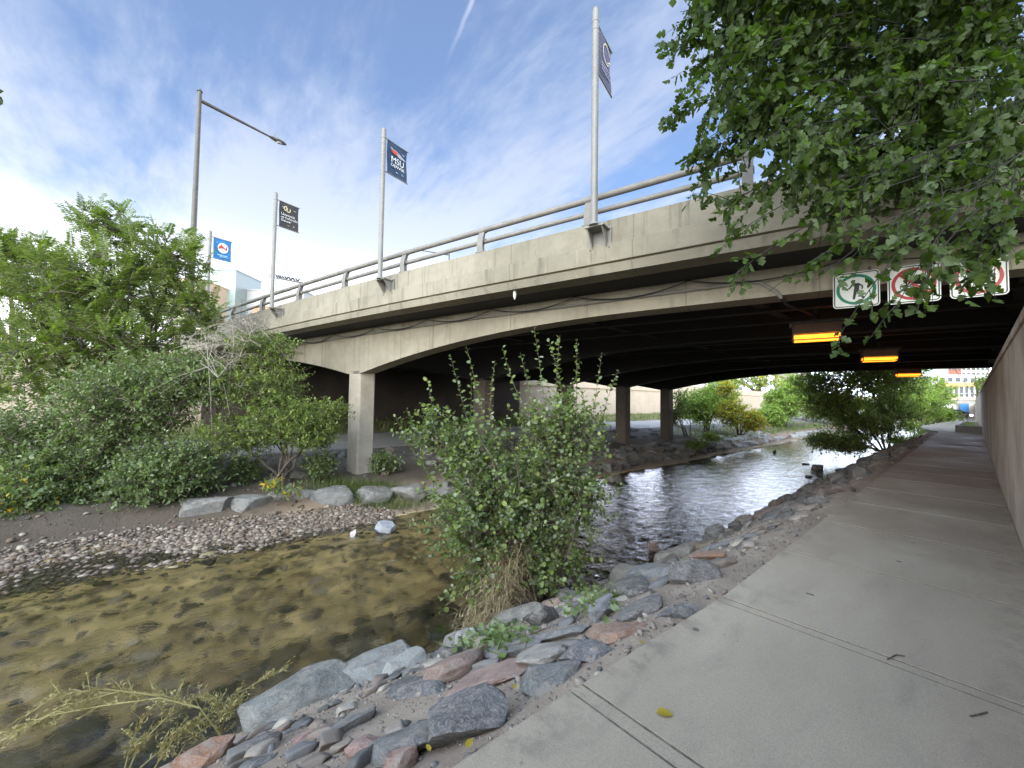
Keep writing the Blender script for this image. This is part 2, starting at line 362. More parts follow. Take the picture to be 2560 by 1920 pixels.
L_DRY = mat_leaf('dry_grass_blade', [(.40, .31, .19), (.50, .40, .26), (.26, .19, .11), (.44, .35, .2), (.17, .13, .075)], .15, .8, .2)
L_WEED = mat_leaf('yellow_weed', [(.44, .36, .16), (.38, .32, .14), (.50, .42, .20), (.32, .29, .13)], .2, .7, .2)
M_BARK = mat_plain('bark', (.13, .105, .08), .9, 0, .35, 14, .4)
M_BARKD = mat_plain('dark_bark', (.016, .014, .011), .9, 0, .3, 14)
M_DRYTWIG = mat_plain('dry_twig', (.30, .26, .21), .9, 0, .25, 14)
M_STEEL = mat_plain('painted_steel', (.20, .185, .165), .5, .0, .12, 3)
M_POLE = mat_plain('pole_paint', (.21, .20, .18), .45, .0, .10, 2)
M_DPOLE = mat_plain('dark_pole_paint', (.10, .09, .075), .5, .0, .12, 2)
M_DARK = mat_plain('dark_metal', (.05, .047, .042), .6, .0, .2, 5)
M_BLACK = mat_plain('black_ink', (.02, .02, .022), .5, 0, .05, 5)
M_WHITE = mat_plain('sign_white', (.62, .63, .60), .4, 0, .06, 5)
M_GREEN = mat_plain('sign_green', (.0, .15, .08), .45, 0, .05, 5)
M_RED = mat_plain('sign_red', (.33, .008, .012), .45, 0, .05, 5)
M_BOLT = mat_plain('bolt', (.10, .095, .09), .5, .6, .2, 20)
M_LENS = mat_emit('amber_lens', (1.0, .30, .02), 1.7)
M_LENSD = mat_emit('amber_glass', (.03, .011, .003), .25)

# ------------------------------------------------------------------ object helpers
def tag(o, label=None, cat=None, group=None, kind=None):
    if label: o['label'] = label
    if cat: o['category'] = cat
    if group: o['group'] = group
    if kind: o['kind'] = kind
    return o
def empty(name, loc, label, cat, group=None, kind=None):
    o = bpy.data.objects.new(name, None); COL.objects.link(o); o.location = loc; o.empty_display_size = .1
    return tag(o, label, cat, group, kind)
class MB:
    def __init__(s): s.v = []; s.f = []
    def add(s, verts, faces):
        o = len(s.v); s.v += [tuple(v) for v in verts]; s.f += [tuple(i + o for i in f) for f in faces]; return s
    def box(s, c, sx, sy, sz, rot=None):
        c = Vector(c); vs = []
        for x, y, z in ((-1,-1,-1),(1,-1,-1),(1,1,-1),(-1,1,-1),(-1,-1,1),(1,-1,1),(1,1,1),(-1,1,1)):
            v = Vector((x * sx / 2, y * sy / 2, z * sz / 2))
            if rot is not None: v = rot @ v
            vs.append(c + v)
        return s.add(vs, [(3,2,1,0),(4,5,6,7),(0,1,5,4),(1,2,6,5),(2,3,7,6),(3,0,4,7)])
    def hexa(s, a, b):       # a, b: matching loops joined as a prism
        n = len(a); return s.add(list(a) + list(b), [tuple(range(n))[::-1], tuple(range(n, 2 * n))] + [(i, (i + 1) % n, n + (i + 1) % n, n + i) for i in range(n)])
    def tube(s, pts, rs, n=8, caps=True):
        pts = [Vector(p) for p in pts]
        if not isinstance(rs, (list, tuple)): rs = [rs] * len(pts)
        rings = []; prev = None
        for i, p in enumerate(pts):
            d = (pts[min(i + 1, len(pts) - 1)] - pts[max(i - 1, 0)])
            if d.length < 1e-9: d = Vector((0, 0, 1))
            d.normalize()
            if prev is None: a = d.orthogonal().normalized()
            else:
                a = prev - d * prev.dot(d)
                a = a.normalized() if a.length > 1e-6 else d.orthogonal().normalized()
            prev = a; b = d.cross(a)
            rings.append([p + (a * math.cos(2 * math.pi * k / n) + b * math.sin(2 * math.pi * k / n)) * rs[i] for k in range(n)])
        vs = [v for r in rings for v in r]; fs = []
        for i in range(len(pts) - 1):
            for k in range(n): fs.append((i * n + k, i * n + (k + 1) % n, (i + 1) * n + (k + 1) % n, (i + 1) * n + k))
        if caps: fs.append(tuple(range(n))[::-1]); fs.append(tuple((len(pts) - 1) * n + k for k in range(n)))
        return s.add(vs, fs)
    def poly(s, loop, nrm, th):   # flat polygon with thickness
        nrm = Vector(nrm).normalized() * th; return s.hexa([Vector(p) for p in loop], [Vector(p) + nrm for p in loop])
    def build(s, name, mat, parent=None, smooth=False, bevel=0, kind=None):
        me = bpy.data.meshes.new(name); org = Vector((0, 0, 0))
        if parent is None and s.v:
            a = np.array(s.v); org = Vector(((a[:, 0].min() + a[:, 0].max()) / 2, (a[:, 1].min() + a[:, 1].max()) / 2, a[:, 2].min()))
        elif parent is not None:
            q = parent
            while q is not None: org = org + Vector(q.location); q = q.parent
        me.from_pydata([(x - org.x, y - org.y, z - org.z) for x, y, z in s.v], [], s.f); me.materials.append(mat)
        bm = bmesh.new(); bm.from_mesh(me); bmesh.ops.recalc_face_normals(bm, faces=bm.faces); bm.to_mesh(me); bm.free()
        o = bpy.data.objects.new(name, me); COL.objects.link(o)
        if parent is not None: o.parent = parent
        else: o.location = org
        if smooth:
            me.shade_smooth(); me.set_sharp_from_angle(angle=R(40))
        if bevel:
            b = o.modifiers.new('bevel', 'BEVEL'); b.width = bevel; b.segments = 2; b.limit_method = 'ANGLE'; b.angle_limit = R(35)
        if kind: o['kind'] = kind
        return o
def np_mesh(name, V, F, mat, parent=None, smooth=False):   # V (n,3) world, F (m,k)
    org = np.zeros(3)
    q = parent
    while q is not None: org = org + np.array(q.location); q = q.parent
    V = V - org
    me = bpy.data.meshes.new(name); k = F.shape[1]
    me.vertices.add(len(V)); me.vertices.foreach_set('co', V.astype(np.float32).ravel())
    me.loops.add(F.size); me.loops.foreach_set('vertex_index', F.astype(np.int32).ravel())
    me.polygons.add(len(F)); me.polygons.foreach_set('loop_start', np.arange(0, F.size, k, dtype=np.int32))
    me.update(calc_edges=True); me.materials.append(mat)
    if smooth: me.shade_smooth()
    o = bpy.data.objects.new(name, me); COL.objects.link(o); o.parent = parent; return o

# ------------------------------------------------------------------ structure: terrain, water, paths
def grid(name, Ls, As, fz, mat, smooth=True):
    nL, nA = len(Ls), len(As); V = np.zeros((nL * nA, 3)); i = 0
    for a in As:
        for L in Ls: V[i] = (L, a, fz(L, a)); i += 1
    ii = np.arange(nA - 1)[:, None] * nL + np.arange(nL - 1)[None, :]; ii = ii.ravel()
    F = np.stack([ii, ii + 1, ii + nL + 1, ii + nL], 1)
    o = np_mesh(name, V, F, mat, None, smooth); o['kind'] = 'structure'; return o
Ls = [-600, -200, -80, -31.21, -31.2, -30.7, -30.2] + list(np.arange(-30, -14, .4)) + list(np.arange(-14, -11, .12)) + list(np.arange(-11, -5.6, .18)) + list(np.arange(-5.6, -1.5, .07)) + [-1.5, -1.35, -1.2, .45, .62, .9, 1.2, 3, 6, 12, 80, 600]
As = [-400, -80, -30] + list(np.arange(-16, -3, .4)) + list(np.arange(-3, 12, .1)) + list(np.arange(12, 40, .25)) + list(np.arange(40, 100, 1.5)) + list(np.arange(100, 200, 10)) + [300, 900]
grid('ground', Ls, As, gz, M_GROUND)
def wz(L, a):
    if a < -6 or a > 34: return WATER
    v = Vector((L * 1.0, a * .6, 0)); k = sst(L, -12.5, -10)
    am = .50 + 1.2 * (1 - sst(a, 4, 9)); w = (mnoise.noise(Vector((L * 2.2 + a * .9, a * 1.5 - L * .5, .5))) * .028 + (.5 - abs(mnoise.noise(Vector((L * 3.4 + a * 1.6, a * 3.0 - L, 3.5))))) * .045) * am
    return WATER + w * (0.2 + .8 * k)
grid('water', list(np.arange(-14.2, -4.4, .09)), [-200, -60, -20] + list(np.arange(-8, 24, .09)) + list(np.arange(24, 36, .3)) + [45, 60, 90, 130], wz, M_WATER)

# near path: slabs with tooled double joints
pb = MB()
edge_l = [(-8, -1.62), (1, -1.515), (2.5, -1.445), (3.5, -1.38), (36, -1.38), (38.5, -2.1), (44, -2.7), (60, -2.5), (140, -2.5)]
edge_r = [(-8, .34), (36, .34), (36.01, -.66), (60, -.7), (140, -.6)]
def ei(tab, a): return float(np.interp(a, [p[0] for p in tab], [p[1] for p in tab]))
cuts = [-7.9]
k = -4
while True:
    a = 1.795 + 1.69 * k; k += 1
    if a < -7: continue
    cuts += [a - .056, a - .038, a + .038, a + .056]
    if a > 138: break
def strip(mb, a0, a1, z):
    n = 1 if a1 - a0 < .2 else 3
    for i in range(n):
        p, q = a0 + (a1 - a0) * i / n, a0 + (a1 - a0) * (i + 1) / n
        dz0, dz1 = dip(-1.4, p), dip(-1.4, q)
        mb.hexa([(ei(edge_l, p), p, z + dz0), (ei(edge_r, p), p, z + dz0), (ei(edge_r, q), q, z + dz1), (ei(edge_l, q), q, z + dz1)],
                [(ei(edge_l, p), p, z - .12 + dz0), (ei(edge_r, p), p, z - .12 + dz0), (ei(edge_r, q), q, z - .12 + dz1), (ei(edge_l, q), q, z - .12 + dz1)])
gb = MB(); prev = -8
for i in range(1, len(cuts) - 3, 4):
    strip(pb, prev, cuts[i], 0); strip(pb, cuts[i + 1], cuts[i + 2], -.002); prev = cuts[i + 3]
    strip(gb, cuts[i] - .0, cuts[i + 1], -.0045); strip(gb, cuts[i + 2], cuts[i + 3], -.0045)
pb.build('path', M_PATH, kind='structure')
gb.build('path_joints', M_GROOVE, kind='structure')
# trail on the far bank
tb = MB(); lst = []
for a in (-60, -30, 0, 30, 60, 100, 200): lst.append(((-26.0, a), (-19.0, a)))
for (p, q), (r_, s_) in zip(lst[:-1], lst[1:]):
    tb.hexa([(p[0], p[1], -.76), (q[0], q[1], -.79), (s_[0], s_[1], -.79), (r_[0], r_[1], -.76)], [(p[0], p[1], -.9), (q[0], q[1], -.9), (s_[0], s_[1], -.9), (r_[0], r_[1], -.9)])
M_TRAIL = mat_concrete('trail_concrete', (.42, .40, .38), (.34, .32, .30), 0)
tb.build('trail', M_TRAIL, kind='structure')

# ------------------------------------------------------------------ retaining walls
def wall(name, label, L0, L1, a0, a1, z0, z1, mat, cap, seg=6.0, group=None):
    root = empty(name, (L0, (a0 + a1) / 2, z0), label, 'wall', group)
    mb = MB(); a = a0
    while a < a1 - .01:
        b = min(a + seg, a1); mb.box(((L0 + L1) / 2, (a + b) / 2, (z0 + z1) / 2), abs(L1 - L0), b - a - .02, z1 - z0); a = b
    mb.box(((L0 + L1) / 2, (a0 + a1) / 2, (z0 + z1) / 2 - .02), abs(L1 - L0) - .03, a1 - a0, z1 - z0 - .03)
    mb.build('wall_face', mat, root, bevel=.008)
    c = MB(); c.box(((L0 + L1) / 2, (a0 + a1) / 2, z1 + cap[0] / 2 + .002), abs(L1 - L0) + cap[1] * 2, a1 - a0, cap[0]); c.build('wall_cap', mat, root, bevel=.01)
    return root
wall('retaining_wall', 'brown stained concrete wall right beside the near path', .345, .72, -9, 100, -.2, 2.42, M_NEARWALL, (.10, .02), 9.15)
lw = wall('retaining_wall', 'tall beige concrete wall with cap across the river beyond the far trail', -30.75, -30.0, -70, 160, -.6, 3.15, M_BEIGE, (.9, .03), 7.0)
ledge = MB(); ledge.box((-29.93, 45, 3.12), .16, 230, .1); ledge.build('wall_ledge', M_BEIGE, lw)

# ------------------------------------------------------------------ the road bridge
DF, DG = 8.0, 9.4
bridge = empty('road_bridge', BP(-13.8, DG, -1.35), 'long grey concrete road bridge with arched girders crossing the river', 'bridge')
def camber(s): return -0.0011 * (s + 6) ** 2 if s < -6 else 0.0
def prof_run(mb, prof, s0, s1, step=1.5):
    n = max(1, int((s1 - s0) / step)); ss = [s0 + (s1 - s0) * i / n for i in range(n + 1)]; m = len(prof)
    vs = []
    for s in ss:
        for D, z in prof: vs.append(BP(s, D, z + camber(s)))
    fs = [tuple(range(m))[::-1], tuple(range(n * m, n * m + m))]
    for i in range(n):
        for k in range(m): fs.append((i * m + k, i * m + (k + 1) % m, (i + 1) * m + (k + 1) % m, (i + 1) * m + k))
    mb.add(vs, fs)
WB = 26.6        # far edge of the deck (distance from near one)
par = MB()
prof_run(par, [(DF + .03, 5.43), (DF + .03, 4.94), (DF - .045, 4.90), (DF - .03, 4.52), (DF + .05, 4.51), (DF + .05, 4.48), (DF - .10, 4.44), (DF - .04, 4.27), (DF + .5, 4.275), (DF + .5, 4.7), (DF + .34, 4.7), (DF + .30, 5.43)], -48, 18)
par.build('parapet', M_FASCIA, bridge)
par2 = MB(); prof_run(par2, [(DF + WB, 5.43), (DF + WB, 4.27), (DF + WB - .5, 4.275), (DF + WB - .5, 4.7), (DF + WB - .3, 5.43)], -48, 18); par2.build('parapet', M_FASCIA, bridge)
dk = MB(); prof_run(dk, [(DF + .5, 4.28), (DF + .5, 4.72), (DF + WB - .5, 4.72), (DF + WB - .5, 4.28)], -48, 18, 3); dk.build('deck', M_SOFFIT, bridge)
rd = MB(); prof_run(rd, [(DF + 2.5, 4.70), (DF + 2.5, 4.76), (DF + WB - 2.5, 4.76), (DF + WB - 2.5, 4.70)], -48, 18, 3)
M_ASPH = mat_plain('asphalt', (.055, .055, .055), .9, 0, .2, 9); rd.build('road_surface', M_ASPH, bridge)
def arch(s):
    if s > -13.49: d = s + 13.49
    elif s < -14.2: d = -14.2 - s
    else: d = 0
    z = 3.72 - 1.18 * max(0, 1 - d / 10.7) ** 2
    return z + camber(s) * .6
GIR = [DG + .0] + [DG + 5.8 * k for k in (1, 2, 3, 4)]
def soff(D): return (D - DG) / BN.y * BU.y
def girder(D, thick, mat, mat_under):
    of = soff(D)
    ss = [-29.6] + list(np.arange(-29, -14.3, .5)) + [-14.2, -13.49] + list(np.arange(-13, 7, .5)) + [7.0]
    mb = MB(); n = len(ss); vs = []
    ss = [q + of for q in ss]
    for s in ss:
        zb = arch(s - of); zt = 4.275 + camber(s)
        vs += [BP(s, D, zt), BP(s, D, zb), BP(s, D + thick, zb), BP(s, D + thick, zt)]
    fs = [(3, 2, 1, 0), tuple((n - 1) * 4 + k for k in range(4))]
    for i in range(n - 1):
        for k in range(4): fs.append((i * 4 + k, i * 4 + (k + 1) % 4, (i + 1) * 4 + (k + 1) % 4, (i + 1) * 4 + k))
    mb.add(vs, fs); return mb.build('girder', mat, bridge)
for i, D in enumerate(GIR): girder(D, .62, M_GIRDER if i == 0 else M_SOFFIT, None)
# shallower ribs between, and cross beams along the path direction
for k in range(4):
    rb = MB(); 
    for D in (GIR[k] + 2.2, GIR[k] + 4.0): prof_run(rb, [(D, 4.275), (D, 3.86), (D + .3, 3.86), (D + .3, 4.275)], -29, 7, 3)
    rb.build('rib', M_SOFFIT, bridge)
cb = MB()
for s in (-24, -18.5, -9.5, -5.2, -.8, 3.4):
    a = BP(s, GIR[0] + .62, 0); L = (GIR[4] - GIR[0] - .64) / BN.y
    p0, p1 = Vector((a.x, a.y, 0)), Vector((a.x, a.y + L, 0))
    cb.hexa([p0 + Vector((x, 0, z)) for x, z in ((-.12, 4.27), (.12, 4.27), (.12, 3.93), (-.12, 3.93))], [p1 + Vector((x, 0, z)) for x, z in ((-.12, 4.27), (.12, 4.27), (.12, 3.93), (-.12, 3.93))])
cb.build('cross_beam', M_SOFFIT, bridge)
# columns
def column(D, mat):
    mb = MB(); s0, s1 = -14.2 + soff(D), -13.49 + soff(D)
    # skewed so that the river side runs with the river
    A = BP(s1, D, 0); B = Vector((A.x, A.y + .62 / BN.y, 0)); C0 = BP(s0, D, 0); E = Vector((C0.x, C0.y + .62 / BN.y, 0))
    ch = .05
    ad, bd = (C0 - A).normalized(), (B - A).normalized()
    loop = [A + ad * ch, A + bd * ch, B - bd * ch, B + ad * ch, E - ad * ch, E - bd * ch, C0 + bd * ch, C0 - ad * ch]
    mb.hexa([p + Vector((0, 0, -2.0)) for p in loop], [p + Vector((0, 0, 2.62)) for p in loop])
    # raised middle strip and recess lines on the front
    q = MB(); q.box(BP((s0 + s1) / 2 + .02, D - .008, .55), .34, .03, 3.9, Matrix.Rotation(math.atan2(BU.y, BU.x), 3, 'Z')); q.v = list(q.v)
    c = mb.build('column', mat, bridge, bevel=.012)
    return c
M_COLD = mat_concrete('shaded_column_concrete', (.16, .125, .105), (.10, .08, .068), .5)  # darker copy of the column concrete: shade under the deck put into colour
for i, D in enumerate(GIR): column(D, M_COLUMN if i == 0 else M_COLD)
for D, w in ((GIR[4], 2.9), (GIR[3], 2.2)):
    c = BP(-13.6 + soff(D), D + .3, 0); f = MB(); f.box((c.x + .25, c.y, -1.66 if w > 2.5 else -1.85), w * .95, w, .60, Matrix.Rotation(R(0), 3, 'Z')); f.build('footing', M_COLD, bridge, bevel=.03)
# abutments below the deck ends
def abut(x0, x1, z0):
    ab = MB()
    def yat(x, D): return (D - BN.x * x) / BN.y
    lo = [Vector((x0, yat(x0, DF + .9), z0)), Vector((x1, yat(x1, DF + .9), z0)), Vector((x1, yat(x1, DF + WB - .9), z0)), Vector((x0, yat(x0, DF + WB - .9), z0))]
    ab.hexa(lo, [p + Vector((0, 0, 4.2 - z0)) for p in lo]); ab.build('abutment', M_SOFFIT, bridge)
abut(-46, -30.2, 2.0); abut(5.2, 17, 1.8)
am = MB(); am.box((-29.86, 14.3, 1.9), .22, 25.2, 4.6); am.build('abutment', mat_concrete('bridge_shade_wall', (.085, .062, .05), (.055, .042, .035), .4, stain=(.03, .024, .02)), bridge)  # added dark wall sheet; its brown stands in for shade under the bridge
# railing
M_RAILD = M_STEEL
rail = MB(); DR = DF + .15
for z, r in ((6.05, .072), (5.75, .058)):
    ss = list(np.arange(-46, -.4, 1.5)) + [-.45]
    rail.tube([BP(s, DR + (.03 if z < 6 else 0), z + camber(s)) for s in ss], r, 12)
ro = rail.build('railing', M_STEEL, bridge, smooth=True)
for k in range(15):
    s = -.5 - 3.03 * k; cz = camber(s); mb = MB(); pts = []
    # bowed flat post: curved outer flange and web plate
    prof = [(DR - .10, 5.43), (DR - .12, 5.62), (DR - .10, 5.82), (DR - .04, 5.98), (DR + .05, 6.10)]
    inner = [(DR + .10, 5.43), (DR + .07, 5.62), (DR + .07, 5.82), (DR + .10, 5.95), (DR + .12, 6.06)]
    for i in range(4):
        (a, z0), (b, z1) = prof[i], prof[i + 1]; (c, y0), (d, y1) = inner[i], inner[i + 1]
        w = .09
        mb.hexa([BP(s - w, a, z0 + cz), BP(s + w, a, z0 + cz), BP(s + w, a + .02, z0 + cz), BP(s - w, a + .02, z0 + cz)], [BP(s - w, b, z1 + cz), BP(s + w, b, z1 + cz), BP(s + w, b + .02, z1 + cz), BP(s - w, b + .02, z1 + cz)])
        mb.hexa([BP(s - .012, a + .02, z0 + cz), BP(s + .012, a + .02, z0 + cz), BP(s + .012, c, y0 + cz), BP(s - .012, c, y0 + cz)], [BP(s - .012, b + .02, z1 + cz), BP(s + .012, b + .02, z1 + cz), BP(s + .012, d, y1 + cz), BP(s - .012, d, y1 + cz)])
    mb.box(BP(s, DR, 5.445 + cz), .26, .26, .03, Matrix.Rotation(math.atan2(BU.y, BU.x), 3, 'Z'))
    for zz, rr in ((6.05, .085), (5.75, .07)): mb.tube([BP(s - .10, DR + .01, zz + cz), BP(s + .10, DR + .01, zz + cz)], rr, 12)
    mb.build('post', M_STEEL, ro, smooth=True)
# conduit on the girder face, turning under towards the lamps
cd = MB(); pts = [BP(s, DG - .045, 4.05 + camber(s)) for s in np.arange(-26, -.6, 1.0)]
s2, z2 = on_b(1878, 702, DG - .045); pts = [p for p in pts if p.dot(BU) < s2 - .2]
pts += [BP(s2 - .1, DG - .05, z2), BP(s2 + .15, DG - .05, z2 - .06), BP(s2 + .42, DG - .05, z2 - .28), BP(s2 + .5, DG + .0, 3.66)]
cd2 = MB(); cd2.tube([BP(s2 + .5, DG + .0, 3.66), BP(s2 + .6, DG + .7, 3.66), W(2047, 792, 10.2)], .03, 8); cd2.build('conduit', M_SOFFIT, bridge, smooth=True)  # coloured near-black so this run sinks into the shade under the deck
cd.tube(pts, .036, 8)
for s in np.arange(-25.5, -1.0, 1.42): cd.box(BP(s, DG - .03, 4.05 + camber(s)), .035, .07, .10, Matrix.Rotation(math.atan2(BU.y, BU.x), 3, 'Z'))
cd.build('conduit', M_POLE, bridge, smooth=True)
sw = MB(); s = -26.0
while s < 3:
    L = 2.7; sw.tube([BP(s + L * t, DG - .12, 4.235 - .20 * 4 * t * (1 - t) + camber(s)) for t in np.linspace(0, 1, 9)], .014, 5); s += L
sw.build('cable', M_BLACK, bridge, smooth=True)
drip = MB(); s, z = on_b(1287, 735, DF + .1)
drip.tube([BP(s, DF + .1, 4.28), BP(s, DF + .1, z + .09)], .012, 6); drip.tube([BP(s, DF + .1, z + .10), BP(s, DF + .1, z + .02), BP(s, DF + .1, z - .08), BP(s, DF + .1, z - .14)], [.03, .045, .035, .008], 10); drip.build('hanging_fitting', M_WHITE, bridge, smooth=True)

# ------------------------------------------------------------------ ceiling lamps
BROT = Matrix.Rotation(math.atan2(BU.y, BU.x), 3, 'Z')
lamp_desc = ['nearest amber ceiling lamp, largest, glowing under the bridge above the path', 'middle amber ceiling lamp hanging under the bridge', 'farthest amber ceiling lamp, smallest, under the far edge of the bridge']
for i, (px, pyb, wpx) in enumerate(((2040, 851, 108), (2198, 903, 70), (2270, 941, 47))):
    r = ray(px, pyb); t = (3.18 - 1.6) / r.z; c = EYE + r * t
    lp = empty('ceiling_lamp', c, lamp_desc[i], 'lamp', 'amber lamps under the bridge')
    w, d, h = .94, .5, .40
    a = MB(); a.box(c + Vector((0, 0, h + .03)), w * 1.16, d * 1.3, .05, BROT); a.tube([c + Vector((0, 0, h + .05)), c + Vector((0, 0, 4.25 - 3.18))], .04, 8); a.build('top_plate', M_DARK, lp)
    e = MB()
    for sx in (-1, 1):
        for sy in (-1, 1): e.box(c + BROT @ Vector((sx * w / 2, sy * d / 2, h / 2)), .03, .03, h, BROT)
        e.box(c + BROT @ Vector((sx * w / 2, 0, .01)), .03, d, .025, BROT)
        e.box(c + BROT @ Vector((0, sx * d / 2, .01)), w, .03, .025, BROT)
        e.box(c + BROT @ Vector((0, sx * d / 2, .13)), w, .02, .012, BROT)
    e.build('frame', M_DARK, lp)
    g = MB(); g.box(c + Vector((0, 0, h / 2 + .08)), w - .03, d - .03, h - .16, BROT); g.build('glass', M_LENSD, lp)
    g = MB(); g.box(c + Vector((0, 0, .095)), w - .025, d - .025, .075, BROT); g.box(c + Vector((0, 0, .005)), w - .05, d - .05, .02, BROT); g.build('lens', M_LENS, lp)
    pl = bpy.data.lights.new('lamp_light', 'POINT'); pl.energy = 1.2; pl.color = (1, .55, .18); pl.shadow_soft_size = .25
    po = bpy.data.objects.new('lamp_light', pl); COL.objects.link(po); po.parent = lp; po.location = (0, 0, -.5)

# ------------------------------------------------------------------ flat lettering and marks
def text_mesh(body, size, font_scale=1.0, bold=0.0):
    cu = bpy.data.curves.new('t', 'FONT'); cu.body = body; cu.size = size; cu.align_x = 'LEFT'; cu.extrude = .002; cu.offset = bold; cu.space_line = .9
    o = bpy.data.objects.new('t', cu); COL.objects.link(o); dg = bpy.context.evaluated_depsgraph_get(); dg.update()
    me = bpy.data.meshes.new_from_object(o.evaluated_get(dg)); COL.objects.unlink(o); bpy.data.objects.remove(o); return me
def place_text(name, body, size, org, ex, ey, mat, parent, bold=0.0, sx=1.0):
    me = text_mesh(body, size, 1, bold); ez = ex.cross(ey); po = Vector((0, 0, 0)); q = parent
    while q is not None: po += Vector(q.location); q = q.parent
    for v in me.vertices:
        p = org + ex * (v.co.x * sx) + ey * v.co.y + ez * (v.co.z) - po; v.co = p
    me.materials.clear(); me.materials.append(mat); o = bpy.data.objects.new(name, me); COL.objects.link(o); o.parent = parent; return o
def ring(r0, r1, n=40): 
    return [(r0, r1, n)]
class Flat:       # draws flat shapes in a local plane
    def __init__(s, org, ex, ey): s.o, s.ex, s.ey = org, ex, ey; s.n = ex.cross(ey)
    def P(s, x, y, h=0): return s.o + s.ex * x + s.ey * y + s.n * h
    def poly(s, mb, pts, h0, h1): mb.hexa([s.P(x, y, h0) for x, y in pts], [s.P(x, y, h1) for x, y in pts])
    def ring(s, mb, cx, cy, r0, r1, h0, h1, n=40, sy=1.0, a0=0, a1=2 * math.pi):
        for k in range(n):
            a, b = a0 + (a1 - a0) * k / n, a0 + (a1 - a0) * (k + 1) / n
            s.poly(mb, [(cx + r0 * math.cos(a), cy + r0 * sy * math.sin(a)), (cx + r1 * math.cos(a), cy + r1 * sy * math.sin(a)), (cx + r1 * math.cos(b), cy + r1 * sy * math.sin(b)), (cx + r0 * math.cos(b), cy + r0 * sy * math.sin(b))], h0, h1)
    def disc(s, mb, cx, cy, r, h0, h1, n=20, sy=1.0): s.poly(mb, [(cx + r * math.cos(2 * math.pi * k / n), cy + r * sy * math.sin(2 * math.pi * k / n)) for k in range(n)], h0, h1)
    def bar(s, mb, x0, y0, x1, y1, w0, w1, h0, h1):
        d = Vector((x1 - x0, y1 - y0)); d.normalize(); n = Vector((-d.y, d.x))
        s.poly(mb, [(x0 + n.x * w0, y0 + n.y * w0), (x0 - n.x * w0, y0 - n.y * w0), (x1 - n.x * w1, y1 - n.y * w1), (x1 + n.x * w1, y1 + n.y * w1)], h0, h1)
    def rrect(s, cx, cy, w, h, r, n=5):
        out = []
        for qx, qy, a in ((1, 1, 0), (-1, 1, 90), (-1, -1, 180), (1, -1, 270)):
            for k in range(n + 1):
                t = R(a + 90 * k / n); out.append((cx + qx * (w / 2 - r) + r * math.cos(t), cy + qy * (h / 2 - r) + r * math.sin(t)))
        return out

